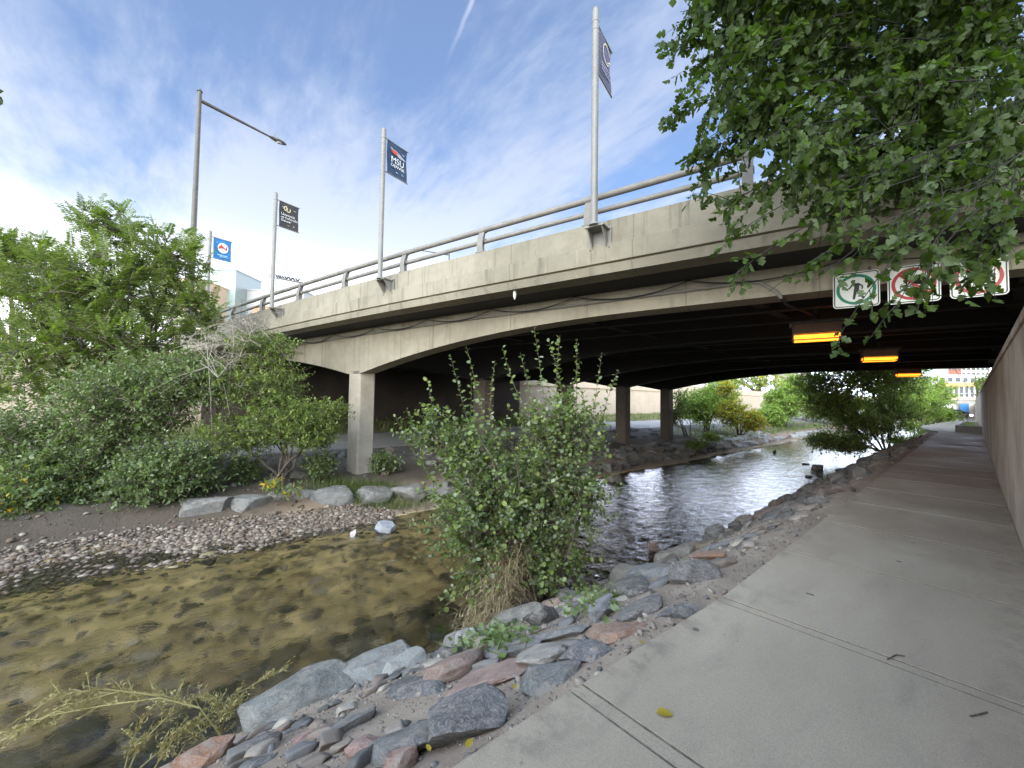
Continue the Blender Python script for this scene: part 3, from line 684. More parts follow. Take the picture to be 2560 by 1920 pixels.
# ------------------------------------------------------------------ path signs on the girder
DS = DG - .06
def sign(x0, x1, y0, y1, kind, label):
    xm = (x0 + x1) / 2; s0, z0 = on_b(x0, y1, DS); s1, _ = on_b(x1, y1 - 4, DS); sm, zt = on_b(xm, y0 + 2, DS); _, zb = on_b(xm, y1 - 3, DS)
    w, h = s1 - s0, zt - zb; h = w = (w + h) / 2; cx = (s0 + s1) / 2; org = BP(cx, DS, (zt + zb) / 2)
    ex, ey = BU.copy(), Vector((0, 0, 1)); F = Flat(org, ex, ey)      # normal ex x ey = -BN, towards the viewer
    root = empty('path_sign', org, label, 'sign', 'path rule signs on the bridge girder')
    u = w / 2
    m = MB(); F.poly(m, F.rrect(0, 0, w, h, .06), 0, .004); m.build('plate', M_WHITE, root)
    m = MB(); 
    o_, i_ = F.rrect(0, 0, w * .955, h * .955, .05), F.rrect(0, 0, w * .905, h * .905, .035); n = len(o_)
    for k in range(n): F.poly(m, [o_[k], o_[(k + 1) % n], i_[(k + 1) % n], i_[k]], .004, .0055)
    m.build('border', M_BLACK, root)
    m = MB(); F.ring(m, 0, 0, u * .70, u * .85, .0045, .0065, 48)
    if kind != 'walk': F.bar(m, -u * .52, u * .52, u * .52, -u * .52, u * .065, u * .065, .0075, .0095)
    m.build('ring', M_GREEN if kind == 'walk' else M_RED, root)
    m = MB(); a, b = .0045, .006
    def S(*pts): F.poly(m, [(x * u, y * u) for x, y in pts], a, b)
    if kind == 'walk':
        F.disc(m, -.12 * u, .46 * u, .085 * u, a, b)
        S((-.16, .34), (.12, .36), (.16, .28), (.13, -.05), (-.10, -.05), (-.06, .12)); 
        F.bar(m, -.12 * u, .30 * u, -.28 * u, .08 * u, .045 * u, .035 * u, a, b); F.bar(m, -.28 * u, .09 * u, -.42 * u, .0, .038 * u, .03 * u, a, b)
        F.bar(m, .12 * u, .30 * u, .28 * u, .16 * u, .045 * u, .035 * u, a, b); F.bar(m, .28 * u, .17 * u, .26 * u, -.02 * u, .035 * u, .03 * u, a, b)
        F.bar(m, -.02 * u, -.04 * u, -.10 * u, -.55 * u, .075 * u, .05 * u, a, b); F.bar(m, .06 * u, -.04 * u, .32 * u, -.52 * u, .075 * u, .05 * u, a, b)
    elif kind == 'bike':
        for x in (-.30, .32): F.ring(m, x * u, -.14 * u, .19 * u, .225 * u, a, b, 24)
        for q in ((-.30, -.14, -.13, .12), (-.30, -.14, .0, -.14), (.0, -.14, -.13, .12), (-.13, .12, .22, .14), (.0, -.14, .22, .14), (.32, -.14, .20, .26), (-.13, .12, -.17, .22)): F.bar(m, q[0] * u, q[1] * u, q[2] * u, q[3] * u, .018 * u, .018 * u, a, b)
        F.bar(m, -.26 * u, .23 * u, -.08 * u, .23 * u, .022 * u, .022 * u, a, b); F.bar(m, .12 * u, .30 * u, .22 * u, .26 * u, .02 * u, .02 * u, a, b)
    else:
        F.bar(m, -.42 * u, .02 * u, .42 * u, .02 * u, .04 * u, .04 * u, a, b); F.bar(m, -.42 * u, .02 * u, -.54 * u, .12 * u, .04 * u, .03 * u, a, b); F.bar(m, .42 * u, .02 * u, .54 * u, .12 * u, .04 * u, .03 * u, a, b)
        for x in (-.33, -.15, .17, .35): F.ring(m, x * u, -.12 * u, .025 * u, .065 * u, a, b, 16)
    m.build('symbol', M_BLACK, root)
    br = MB()
    for dx in (-.25, .25): br.box(org + BU * dx * w * 1.2 + BN * .03 + Vector((0, 0, .05)), .04, .05, h * 1.05, BROT)
    for dy in (-.42, .42): br.tube([org + ey * dy * h - BN * .004, org + ey * dy * h - BN * .012], .012, 8)
    br.build('bracket', M_BOLT, root)
sign(2083, 2201, 677, 771, 'walk', 'white square sign with green ring and walking figure')
sign(2220, 2353, 659, 760, 'bike', 'white square sign with red ring crossing out a bicycle')
sign(2376, 2523, 640, 745, 'skate', 'white square sign with red ring crossing out a skateboard')

# ------------------------------------------------------------------ banner poles
def mat_cloth(name, col):
    m, t, b = newmat(name); p = coords(t, 'pos'); n = t.noise(p, 3, 4, .6); t.link(t.mix(t.smooth(n, .35, .7), col, tuple(c * .8 for c in col)), b.inputs['Base Color'])
    b.inputs['Roughness'].default_value = .75; tl = t.add('ShaderNodeBsdfTranslucent'); tl.inputs[0].default_value = (*col, 1); mx = t.add('ShaderNodeMixShader'); mx.inputs[0].default_value = .25
    t.link(b.outputs[0], mx.inputs[1]); t.link(tl.outputs[0], mx.inputs[2]); t.link(mx.outputs[0], t.n['Material Output'].inputs[0]); return m
C_NAVY = mat_cloth('navy_cloth', (.035, .065, .12)); C_BLK = mat_cloth('charcoal_cloth', (.06, .057, .052)); C_BLUE = mat_cloth('sky_blue_cloth', (.04, .22, .48)); C_VIO = mat_cloth('faded_violet_cloth', (.13, .13, .20))
I_WHITE = mat_plain('white_ink', (.7, .7, .68), .7, 0, .05); I_GOLD = mat_plain('gold_ink', (.55, .48, .30), .7, 0, .05); I_RED = mat_plain('red_ink', (.55, .06, .05), .7, 0, .05); I_GREY = mat_plain('grey_ink', (.32, .33, .36), .7, 0, .05); I_FADE = mat_plain('faded_ink', (.30, .30, .36), .7, 0, .05); I_LB = mat_plain('pale_blue_ink', (.35, .55, .72), .7, 0, .05)
def banner_pole(px, ytop, cloth, kind, label, w=.78, h=1.05):
    D = DF - .34; s, zt = on_b(px, ytop, D); zb = 5.22 + camber(s); base = BP(s, D, zb)
    root = empty('banner_pole', base, label, 'banner pole', 'banner poles along the bridge parapet')
    m = MB(); m.tube([base + Vector((0, 0, .02)), BP(s, D, zt)], .072, 16); m.tube([BP(s, D, zt), BP(s, D, zt + .05)], [.074, .04], 16); 
    for q in (.0, .06): m.tube([BP(s, D, zt - .28 - q * 3), BP(s, D, zt - .25 - q * 3)], .077, 16)
    m.tube([BP(s, D, zb), BP(s, D, zb + .07)], [.11, .075], 16)
    m.build('pole', M_POLE, root, smooth=True)
    m = MB(); m.box(BP(s, DF - .17, zb - .01), .42, .36, .03, BROT); m.box(BP(s, DF - .005 + .0, zb - .20), .50, .03, .50, BROT)
    for dx in (-.16, .16):
        m.hexa([BP(s + dx - .012, DF - .34, zb - .02), BP(s + dx - .012, DF - .02, zb - .02), BP(s + dx - .012, DF - .02, zb - .42)], [BP(s + dx + .012, DF - .34, zb - .02), BP(s + dx + .012, DF - .02, zb - .02), BP(s + dx + .012, DF - .02, zb - .42)])
    br = m.build('bracket', M_POLE, root)
    for dx in (-.21, .21):
        for dz in (-.40, .0): m = MB(); m.tube([BP(s + dx, DF - .02, zb + dz), BP(s + dx, DF - .05, zb + dz)], .02, 8); m.build('bolt', M_BOLT, br)
    # banner hangs perpendicular to the parapet, over the road
    z1 = zt - .22; z0 = z1 - h
    for z in (z1, z0): m = MB(); m.tube([BP(s, D + .07, z), BP(s, D + .16 + w + .03, z)], .018, 8); m.build('arm', M_STEEL, root)
    nu, nv = 14, 14; V = []; 
    for j in range(nv + 1):
        for i in range(nu + 1):
            u_, v_ = i / nu, j / nv; wave = .035 * math.sin(u_ * 5.5 + v_ * 3.2 + s) * (.3 + .7 * math.sin(math.pi * v_)) ; pinch = .02 * math.sin(math.pi * v_) * (1 if i == nu else 0)
            V.append(BP(s + wave, D + .15 + u_ * w - pinch, z0 + v_ * h))
    Fc = [(j * (nu + 1) + i, j * (nu + 1) + i + 1, (j + 1) * (nu + 1) + i + 1, (j + 1) * (nu + 1) + i) for j in range(nv) for i in range(nu)]
    m = MB(); m.add(V, Fc); b = m.build('banner', cloth, root, smooth=True)
    ex, ey = BN.copy(), Vector((0, 0, 1)); F = Flat(BP(s - 0, D + .15, z0), ex, ey)       # normal = ex x ey = +BU: faces the camera side
    if F.n.dot(EYE - F.o) < 0: F = Flat(BP(s, D + .15, z0), ex, ey)
    H0, H1 = .04, .043
    sgn = 1
    def txt(body, size, x, y, mat, bold=0, sx=1.0): place_text('lettering', body, size, F.P(x, y, H0), ex, ey, mat, b, bold, sx)
    if kind == 'msu':
        txt('MSU', .27, .11, .40, I_WHITE, .0, .98); txt('DENVER', .13, .11, .27, I_WHITE, .0, 1.1)
        m = MB(); F.poly(m, [(.10, .80), (.30, .82), (.50, .74), (.70, .66), (.62, .64), (.44, .64), (.30, .70)], H0, H1); m.build('emblem', I_GREY, b)
        m = MB(); F.poly(m, [(.08, .78), (.30, .80), (.40, .74), (.24, .72)], H1, H1 + .002); F.poly(m, [(.10, .73), (.28, .73), (.36, .68), (.24, .68)], H1, H1 + .002); m.build('emblem', I_RED, b)
    elif kind == 'cu':
        txt('University\nof Colorado\nDenver', .14, .06, .50, I_WHITE, .0, .95)
        m = MB()
        F.ring(m, .24, .80, .055, .10, H0, H1, 20, 1, R(60), R(300)); F.bar(m, .28, .85, .28, .74, .025, .025, H1, H1 + .001); F.ring(m, .34, .76, .05, .09, H0, H1, 16, 1, R(180), R(360)); F.bar(m, .27, .84, .27, .76, .022, .022, H0, H1); F.bar(m, .41, .84, .41, .76, .022, .022, H0, H1); m.build('emblem', I_GOLD, b)
    elif kind == 'blue':
        m = MB(); F.disc(m, .40, .60, .23, H0, H1, 32, 1.15); m.build('emblem', I_WHITE, b)
        m = MB(); F.poly(m, [(.20, .52), (.22, .66), (.30, .72), (.33, .80), (.36, .72), (.44, .66), (.52, .60), (.54, .72), (.57, .72), (.58, .50), (.40, .58)], H1, H1 + .002); m.build('emblem', I_RED, b)
        m = MB(); F.ring(m, .40, .60, .0, .12, H1, H1 + .002, 20, .35, R(180), R(360)); m.build('emblem', I_LB, b)
        m = MB(); F.bar(m, .16, .22, .62, .22, .022, .022, H0, H1); F.bar(m, .26, .15, .66, .15, .014, .014, H0, H1); m.build('emblem', I_LB, b)
    else:
        m = MB(); F.ring(m, .38, .66, .17, .20, H0, H1, 30, 1.15, R(20), R(320)); F.bar(m, .42, .50, .60, .62, .014, .014, H0, H1); m.build('emblem', I_GOLD, b)
        for y, x1 in ((.34, .62), (.27, .55), (.20, .60)): m = MB(); F.bar(m, .12, y, x1, y, .018, .012, H0, H1); m.build('faded_line', I_FADE, b)
    if kind in ('msu', 'cu', 'blue'):
        for x, y, r in ((.58, .18, .035), (.36, .16, .03), (.60, .84, .03), (.14, .86, .03)): m = MB(); F.ring(m, x, y, r, r + .012, H0, H1, 10, 1, R(190), R(320)); m.build('wind_slit', I_WHITE if kind != 'blue' else I_LB, b)
banner_pole(1489, 25, C_VIO, 'ring', 'nearest and tallest-looking banner pole, with faded violet banner marked by a gold ring')
banner_pole(960, 324, C_NAVY, 'msu', 'pale pole with navy blue banner reading MSU DENVER')
banner_pole(690, 484, C_BLK, 'cu', 'pale pole with charcoal banner reading University of Colorado Denver')
banner_pole(526, 579, C_BLUE, 'blue', 'farthest pale pole with bright blue banner and red mountain emblem, behind leaves')

# ------------------------------------------------------------------ street lamp on the bridge, far lamp and mast arm with birds
def street_lamp(base, top_z, armdir, armlen, r, label, rise=0.0, cat='street lamp', scale=1.45):
    root = empty('street_lamp', base, label, cat); top = Vector((base.x, base.y, top_z))
    m = MB(); m.tube([base, top], [r, r * .62], 14); m.tube([top, top + Vector((0, 0, .12 * scale))], [r * .85, r * .2], 12); m.box(base + Vector((0, 0, .05)), r * 4, r * 4, .1); m.build('pole', M_DPOLE, root, smooth=True)
    a0 = top - Vector((0, 0, .35 * scale)); a1 = a0 + armdir * armlen + Vector((0, 0, rise)); m = MB(); m.tube([a0, a1], [r * .62, r * .36], 12); m.build('arm', M_DPOLE, root, smooth=True)
    m = MB(); side = Vector((-armdir.y, armdir.x, 0)); 
    prof = [(0, .05), (.15, .10), (.4, .17), (.65, .15), (.8, .06)]
    loops = []
    for u_, w_ in prof: loops.append([a1 + (armdir * u_ + side * (w_ * math.cos(t)) + Vector((0, 0, .55 * w_ * math.sin(t) * (1 if math.sin(t) > 0 else .7)))) * scale for t in np.linspace(0, 2 * math.pi, 12, endpoint=False)])
    vs = [v for l in loops for v in l]; fs = [tuple(range(12))[::-1], tuple(range(48, 60))]
    for i in range(4):
        for k in range(12): fs.append((i * 12 + k, i * 12 + (k + 1) % 12, (i + 1) * 12 + (k + 1) % 12, (i + 1) * 12 + k))
    m.add(vs, fs); m.tube([a1 + armdir * .25 * scale + Vector((0, 0, .08)) * scale, a1 + armdir * .25 * scale + Vector((0, 0, .17)) * scale], .035 * scale, 8); m.build('lamp_head', M_STEEL, root, smooth=True)
    m = MB(); m.tube([a1 + (armdir * .48 - Vector((0, 0, .055))) * scale, a1 + (armdir * .48 - Vector((0, 0, .10))) * scale], [.11 * scale, .07 * scale], 12); m.build('lens', M_WHITE, root, smooth=True)
tp = W(497, 217, 23.0); street_lamp(Vector((W(481, 640, 23.0).x, W(481, 640, 23.0).y, 4.7)), tp.z, BN, 3.75, .17, 'tall dark street lamp with long straight arm rising above the left thicket')
q = W(1123, 634, 62); q0 = W(1045, 650, 60); ad = (Vector((q0.x, q0.y, 0)) - Vector((q.x, q.y, 0))); al = ad.length; ad.normalize()
street_lamp(Vector((q.x, q.y, 3.0)), q.z + .3, ad, al * .9, .16, 'small distant street lamp just above the bridge parapet', scale=1.5)
mt = empty('signal_mast', W(754, 735, 70), 'distant signal mast arm with birds perched along it, beyond the bridge railing', 'signal mast')
m = MB(); pa, pb_ = W(674, 692, 70), W(754, 707, 70); m.tube([W(754, 705, 70), Vector((pb_.x, pb_.y, 3.0))], .22, 10); m.build('post', M_DPOLE, mt)
m = MB(); m.tube([pa, pb_], [.09, .14], 8); m.tube([pa, pa + Vector((-.3, 0, .7))], .06, 6); m.build('arm', M_DPOLE, mt)
for k in range(11):
    p = pa.lerp(pb_, .22 + .068 * k + random.uniform(-.01, .01)) + Vector((0, 0, .13)); m = MB(); d = (pb_ - pa).normalized(); sd = random.choice((-1, 1))
    m.tube([p - d * .32 * sd + Vector((0, 0, -.02)), p - d * .14 * sd + Vector((0, 0, .10)), p + Vector((0, 0, .20)), p + d * .10 * sd + Vector((0, 0, .36)), p + d * .17 * sd + Vector((0, 0, .46)), p + d * .28 * sd + Vector((0, 0, .44))], [.03, .10, .15, .12, .09, .015], 8)
    tag(m.build('bird', M_BLACK, None, smooth=True), 'small dark pigeon perched on the distant mast arm', 'bird', 'birds perched on the mast arm')

# ------------------------------------------------------------------ rocks
def rock_mesh(seed, flat=1.0, sub=4, rough=.035):
    rs = np.random.default_rng(seed); bm = bmesh.new(); bmesh.ops.create_icosphere(bm, subdivisions=sub, radius=1.0)
    V = np.array([v.co[:] for v in bm.verts]); 
    for i in range(11):
        n = rs.normal(size=3); n[2] *= .8; n /= np.linalg.norm(n); d = rs.uniform(.50, .80); e = V @ n - d; V = V - np.outer(np.maximum(e, 0) * .96, n)
    for n, d in ((np.array([0, 0, 1.0]) + rs.normal(size=3) * .12, rs.uniform(.42, .6)), (np.array([0, 0, -1.0]), .6)):
        n = n / np.linalg.norm(n); e = V @ n - d; V = V - np.outer(np.maximum(e, 0) * .97, n)
    V /= np.abs(V).max(axis=0)
    o3 = rs.uniform(0, 50, 3)
    for i, v in enumerate(bm.verts):
        p = Vector(V[i]); q = mnoise.noise(p * 2.2 + Vector(o3)) * rough * 1.8 + mnoise.noise(p * 6 + Vector(o3)) * rough + mnoise.noise(p * 15 + Vector(o3)) * rough * .4
        v.co = p * (1 + q)
    me = bpy.data.meshes.new('rock'); bm.to_mesh(me); bm.free(); me.shade_smooth(); me.set_sharp_from_angle(angle=R(32)); me.materials.append(M_ROCK); return me
ROCKS = [rock_mesh(100 + i) for i in range(14)]; ROCKS_S = [rock_mesh(200 + i, sub=3) for i in range(8)]
SLATE, DSLATE, PINK, ORANGE, PALE, GREEN, TAN, BROWN = (.185, .178, .165), (.085, .08, .074), (.34, .225, .18), (.36, .19, .11), (.46, .43, .375), (.215, .225, .205), (.33, .27, .19), (.20, .135, .105)
def rock(mesh, loc, X, Y, Z, col, label, name='rock', cat='rock', group=None):
    o = bpy.data.objects.new(name, mesh); COL.objects.link(o)
    o.matrix_world = Matrix(((X.x, Y.x, Z.x, loc.x), (X.y, Y.y, Z.y, loc.y), (X.z, Y.z, Z.z, loc.z), (0, 0, 0, 1)))
    k = random.uniform(.9, 1.12); o.color = (col[0] * k, col[1] * k, col[2] * k, 1); return tag(o, label, cat, group)
def bank_n(p):
    e = .3; return Vector((-(gz(p.x + e, p.y, False) - gz(p.x - e, p.y, False)) / (2 * e), 0, 1)).normalized()
HAND = []
def prock(cx, cy, ax, ay, bx, by, col, label, th=.45, lift=.0, mi=None, z=None):
    """rock from photo pixels: centre, end of long axis, end of short axis, all on the bank"""
    og = on_ground if z is None else (lambda x, y: on_z(x, y, z))
    c = og(cx, cy); A = og(ax, ay) - c; B = og(bx, by) - c; n = bank_n(c) if z is None else Vector((-.12, 0, 1)).normalized()
    A -= n * A.dot(n); B -= n * B.dot(n); B2 = B - A.normalized() * B.dot(A.normalized()) * .6
    h = min(A.length, B2.length) * th * .5; h = min(max(h, .045), .19)
    HAND.append((c.x, c.y, max(A.length, B2.length)))
    m = ROCKS[(len(HAND) * 5) % 14 if mi is None else mi]
    return rock(m, c + n * (h * .10 + lift * .5), A * 1.08, B2 * 1.08, n * h, col, label, group='stones set in the near bank')
prock(735, 1765, 880, 1700, 790, 1812, GREEN, 'longest pale green-grey slab lying at the water edge, lower left of the bank', .9, .03, 1, -1.60)
prock(965, 1670, 1070, 1632, 985, 1722, (.25, .26, .25), 'grey slab at the water edge just above the longest slab', .9, .03, 4, -1.58)
prock(1010, 1665, 1060, 1640, 1035, 1695, (.33, .335, .315), 'pale lichen-spotted grey stone beside the dark flat stone', .7, .02, 7, -1.45)
prock(1045, 1725, 1095, 1700, 1060, 1765, (.13, .13, .14), 'dark grey diamond-shaped stone with flat top', .5, .03, 2)
prock(1150, 1820, 1235, 1765, 1180, 1855, (.125, .125, .13), 'large raised blue-black boulder closest to the pavement edge', .75, .07, 3)
prock(890, 1808, 915, 1780, 915, 1825, (.175, .18, .18), 'small blue-grey stone between the long slab and the dark boulder', .5, .02, 6)
prock(1020, 1860, 1105, 1855, 1020, 1905, (.175, .178, .178), 'broad flat blue-grey stone at the bottom of the picture', .28, .0, 8)
prock(515, 1900, 598, 1878, 530, 1930, ORANGE, 'rough orange-pink stone at the bottom left of the bank', .9, .05, 9, -1.35)
prock(640, 1915, 680, 1908, 640, 1935, (.13, .13, .13), 'dark stone cut by the bottom edge of the picture next to the orange one', .4, .0, 5)
prock(1135, 1680, 1185, 1645, 1150, 1702, PINK, 'pink granite wedge rising above the dirt beside the grey slabs', .6, .03, 10)
prock(1215, 1700, 1275, 1660, 1240, 1722, (.37, .24, .20), 'rose-coloured granite block half buried in gravel', .35, .0, 11)
prock(1350, 1640, 1408, 1628, 1358, 1668, PALE, 'cream-white flat stone above the round blue-grey one', .3, .01, 12)
prock(1378, 1695, 1450, 1682, 1388, 1733, (.20, .208, .205), 'rounded flat blue-grey paving stone next to the pavement corner', .3, .01, 13)
prock(1465, 1635, 1512, 1640, 1462, 1655, (.15, .155, .17), 'dark oval flat stone left of the orange one', .3, .0, 0)
prock(1538, 1588, 1600, 1605, 1520, 1618, (.35, .20, .13), 'large rusty orange flat stone beside the path', .3, .01, 2)
prock(1400, 1590, 1455, 1602, 1405, 1612, (.20, .205, .21), 'cracked grey flat stone below the shrub roots', .4, .01, 4)
prock(1300, 1625, 1345, 1600, 1320, 1645, (.215, .217, .215), 'smooth grey stone half hidden by ivy', .45, .02, 6)
prock(1510, 1535, 1545, 1525, 1508, 1562, (.27, .28, .29), 'upright pale grey stone with white streaks at the shrub foot', .9, .08, 8)
prock(1170, 1600, 1190, 1575, 1185, 1622, (.50, .48, .46), 'small whitish stone at the water under the dry grass', 1.0, .05, 5, -1.62)
prock(1568, 1480, 1612, 1462, 1572, 1505, DSLATE, 'dark jagged boulder right of the shrub foot', .8, .08, 7)
prock(1640, 1445, 1700, 1420, 1650, 1475, (.17, .175, .18), 'long dark boulder above the rusty flat stone', .7, .06, 9)
prock(1610, 1525, 1660, 1515, 1612, 1550, (.18, .17, .17), 'dark slab broken at its edge next to the dirt strip', .4, .03, 10)
prock(1695, 1535, 1735, 1520, 1700, 1552, (.15, .15, .155), 'flat dark stone close to the path edge', .35, .01, 11)
prock(1770, 1395, 1800, 1385, 1775, 1410, ORANGE, 'small bright orange stone on the mid bank', .6, .04, 12)
prock(1675, 1410, 1700, 1400, 1680, 1425, BROWN, 'reddish brown block above the long dark boulder', .8, .05, 3)
prock(760, 1850, 800, 1838, 765, 1866, (.42, .24, .21), 'pinkish patch stone flush with the gravel', .2, -.01, 6)
prock(905, 1870, 935, 1850, 915, 1890, (.40, .25, .22), 'small pink cobble left of the broad blue-grey stone', .3, -.01, 1)
prock(1000, 1905, 1030, 1900, 1003, 1925, (.33, .19, .15), 'brownish red cobble on the bottom edge', .5, .01, 13)
# boulder edge of the near bank at the water, further along
a = 3.3; k = 0
while a < 40:
    sz = random.uniform(.28, .62) * (1 + a * .006); L = -4.72 + eoff(a) + random.uniform(-.10, .14); z = -1.84 + random.uniform(-.08, .05)
    c = Vector((L, a, z)); X = Vector((random.uniform(-.1, .1), sz, 0)); Y = Vector((-.38 - random.uniform(0, .2), random.uniform(-.1, .1), -.08)); Z = Vector((-.1, 0, random.uniform(.20, .32)))
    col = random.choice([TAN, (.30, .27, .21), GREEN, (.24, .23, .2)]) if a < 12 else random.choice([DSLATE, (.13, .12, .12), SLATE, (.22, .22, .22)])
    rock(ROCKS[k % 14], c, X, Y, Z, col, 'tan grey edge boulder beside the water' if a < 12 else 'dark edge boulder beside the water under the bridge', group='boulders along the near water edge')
    k += 1; a += sz * 1.75
# scattered rip-rap on the slope
n = 0; tries = 0; placed = []
while n < 112 and tries < 6000:
    tries += 1; a = random.uniform(-1.2, 33) if random.random() < .8 else random.uniform(2, 12); L = random.uniform(-4.5, -1.75)
    sz = random.uniform(.13, .27) * (1.0 if a < 6 else 1.3)
    if a < 3.0 and sz > .17: continue
    if any((L - h[0]) ** 2 + (a - h[1]) ** 2 < (h[2] * .85 + sz) ** 2 for h in HAND): continue
    if any((L - h[0]) ** 2 + (a - h[1]) ** 2 < ((h[2] + sz) * .72) ** 2 for h in placed): continue
    placed.append((L, a, sz)); c = Vector((L, a, gz(L, a))); nn = bank_n(c); th = random.uniform(0, 6.28)
    d1 = Vector((math.cos(th), math.sin(th), 0)); d1 = (d1 - nn * d1.dot(nn)).normalized(); d2 = nn.cross(d1)
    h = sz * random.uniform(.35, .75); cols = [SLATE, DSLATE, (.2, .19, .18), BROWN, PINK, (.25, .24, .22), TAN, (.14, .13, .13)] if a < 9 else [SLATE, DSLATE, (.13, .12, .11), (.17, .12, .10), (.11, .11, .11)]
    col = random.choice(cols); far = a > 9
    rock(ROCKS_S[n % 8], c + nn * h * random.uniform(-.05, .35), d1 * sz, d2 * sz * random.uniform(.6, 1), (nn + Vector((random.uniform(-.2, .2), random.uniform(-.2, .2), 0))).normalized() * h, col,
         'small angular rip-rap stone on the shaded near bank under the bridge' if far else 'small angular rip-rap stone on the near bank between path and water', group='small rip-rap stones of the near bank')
    n += 1
# the many smaller stones wedged between them: one mass
def rock_mass(name, n, fpos, smin, smax, mat, label, cat):
    Vs, Fs, off = [], [], 0; T = []
    for m in ROCKS_S[:5]:
        v = np.empty(len(m.vertices) * 3); m.vertices.foreach_get('co', v); v = v.reshape(-1, 3); f = np.array([p.vertices[:] for p in m.polygons]); T.append((v, f))
    for i in range(n):
        q = fpos()
        if q is None: continue
        L, a = q; sz = random.uniform(smin, smax) * (1 if a < 8 else 1.15); v, f = T[i % 5]; th = random.uniform(0, 6.28); c, s_ = math.cos(th), math.sin(th); nn = bank_n(Vector((L, a, 0)))
        w = v * np.array([sz, sz * random.uniform(.55, .95), sz * random.uniform(.35, .6)]); w = np.stack([w[:, 0] * c - w[:, 1] * s_, w[:, 0] * s_ + w[:, 1] * c, w[:, 2]], 1); w[:, 2] -= w[:, 0] * nn.x / nn.z
        w += np.array([L, a, gz(L, a) + sz * .08]); Vs.append(w); Fs.append(f + off); off += len(w)
    o = np_mesh(name, np.concatenate(Vs), np.concatenate(Fs), mat, None, True); tag(o, label, cat, kind='stuff')
def fp():
    a = random.uniform(-1.4, 9) if random.random() < .6 else random.uniform(8, 35); L = random.uniform(-4.55 + eoff(a), -1.66)
    if random.random() > sst(-L, 1.5, 2.4) + .12: return None
    if a < 3.0 and random.random() < .5: return None
    if any((L - h[0]) ** 2 + (a - h[1]) ** 2 < (h[2] * .7) ** 2 for h in HAND): return None
    return L, a
rock_mass('riprap', 1500, fp, .045, .14, M_RUB, 'mass of small broken stones wedged between the bigger rocks of the near bank', 'riprap')
# rubble and grit on the near bank (nobody could count it)
def blobs(name, pts, sizes, mat, flat=.6, sub=1, label=None, cat=None, parent=None):
    bm = bmesh.new(); bmesh.ops.create_icosphere(bm, subdivisions=sub, radius=1); T = np.array([v.co[:] for v in bm.verts]); FT = np.array([[v.index for v in f.verts] for f in bm.faces]); bm.free()
    n = len(pts); nv = len(T); P = np.array(pts); S = np.array(sizes)[:, None] * rng.uniform(.6, 1.25, (n, 3)) * np.array([1, 1, flat]); th = rng.uniform(0, 6.28, n)
    J = T[None] * (1 + rng.normal(0, .13, (n, nv, 1))) * S[:, None, :]
    c, s = np.cos(th)[:, None], np.sin(th)[:, None]; x = J[..., 0] * c - J[..., 1] * s; y = J[..., 0] * s + J[..., 1] * c
    tl = rng.normal(0, .25, (n, 1)); z = J[..., 2] + x * tl; V = np.stack([x, y, z], -1) + P[:, None, :]
    F = (FT[None] + (np.arange(n) * nv)[:, None, None]).reshape(-1, 3); o = np_mesh(name, V.reshape(-1, 3), F, mat, parent, True); o['kind'] = 'stuff'
    if label: tag(o, label, cat)
    return o
pts, szs = [], []
for i in range(13000):
    a = random.uniform(-1.5, 8) if random.random() < .8 else random.uniform(8, 34); L = random.uniform(-4.7, -1.42 if a > 3 else -1.52)
    s = random.uniform(.004, .013) if random.random() < .9 else random.uniform(.012, .042); pts.append((L, a, gz(L, a) + s * .15)); szs.append(s * (1 if a < 9 else 1.7))
blobs('bank_rubble', pts, szs, M_RUB, .6, 1, 'loose grit and stone chips between the stones of the near bank', 'rubble')
pts, szs = [], []
for i in range(12500):
    a = random.uniform(-4.5, 5.6); L = random.uniform(lstep(a) + .15, -11.5) if random.random() < .55 else -12.35 + random.gauss(0, .6) - .35 * sst(-a, -3, 3); 
    if L < lstep(a) + .15 or L > -11.3 or a > 5.6: continue
    s = random.uniform(.02, .055) if random.random() < .88 else random.uniform(.055, .10); pts.append((L, a, max(gz(L, a), WATER - .05) + s * .25)); szs.append(s)
blobs('gravel_bar', pts, szs, M_PEB, .55, 1, 'bar of pale rounded river pebbles below the boulder row', 'gravel')
pts, szs = [], []
for i in range(2600):
    a = random.uniform(-6, 12); L = random.uniform(-11.6, -5.3); s = random.uniform(.02, .085) * (2.2 if random.random() < .08 else 1); pts.append((L, a, gz(L, a))); szs.append(s)
for i in range(300):
    L = random.uniform(-7, -5.3); a = random.uniform(-2, 7); s = random.uniform(.1, .28); pts.append((L, a, gz(L, a) - .02)); szs.append(s)
blobs('riverbed_stones', pts, szs, M_BED, .45, 2, 'dark algae-covered stones on the shallow river bed', 'riverbed stones')
pts, szs = [], []
for i in range(2600):
    a = random.uniform(-6, 6); L = random.uniform(lstep(a) - 1.6, lstep(a) + 2.0); s = random.uniform(.006, .022) if random.random() < .9 else random.uniform(.02, .07); pts.append((L, a, gz(L, a) + s * .2)); szs.append(s)
blobs('bank_litter', pts, szs, mat_pebble('dark_litter', [(.10, .075, .05), (.06, .05, .035), (.20, .15, .10), (.13, .10, .07), (.30, .25, .19), (.05, .05, .03)]), .5, 1, 'dark litter, clods and small stones on the damp sand below the thicket', 'litter')
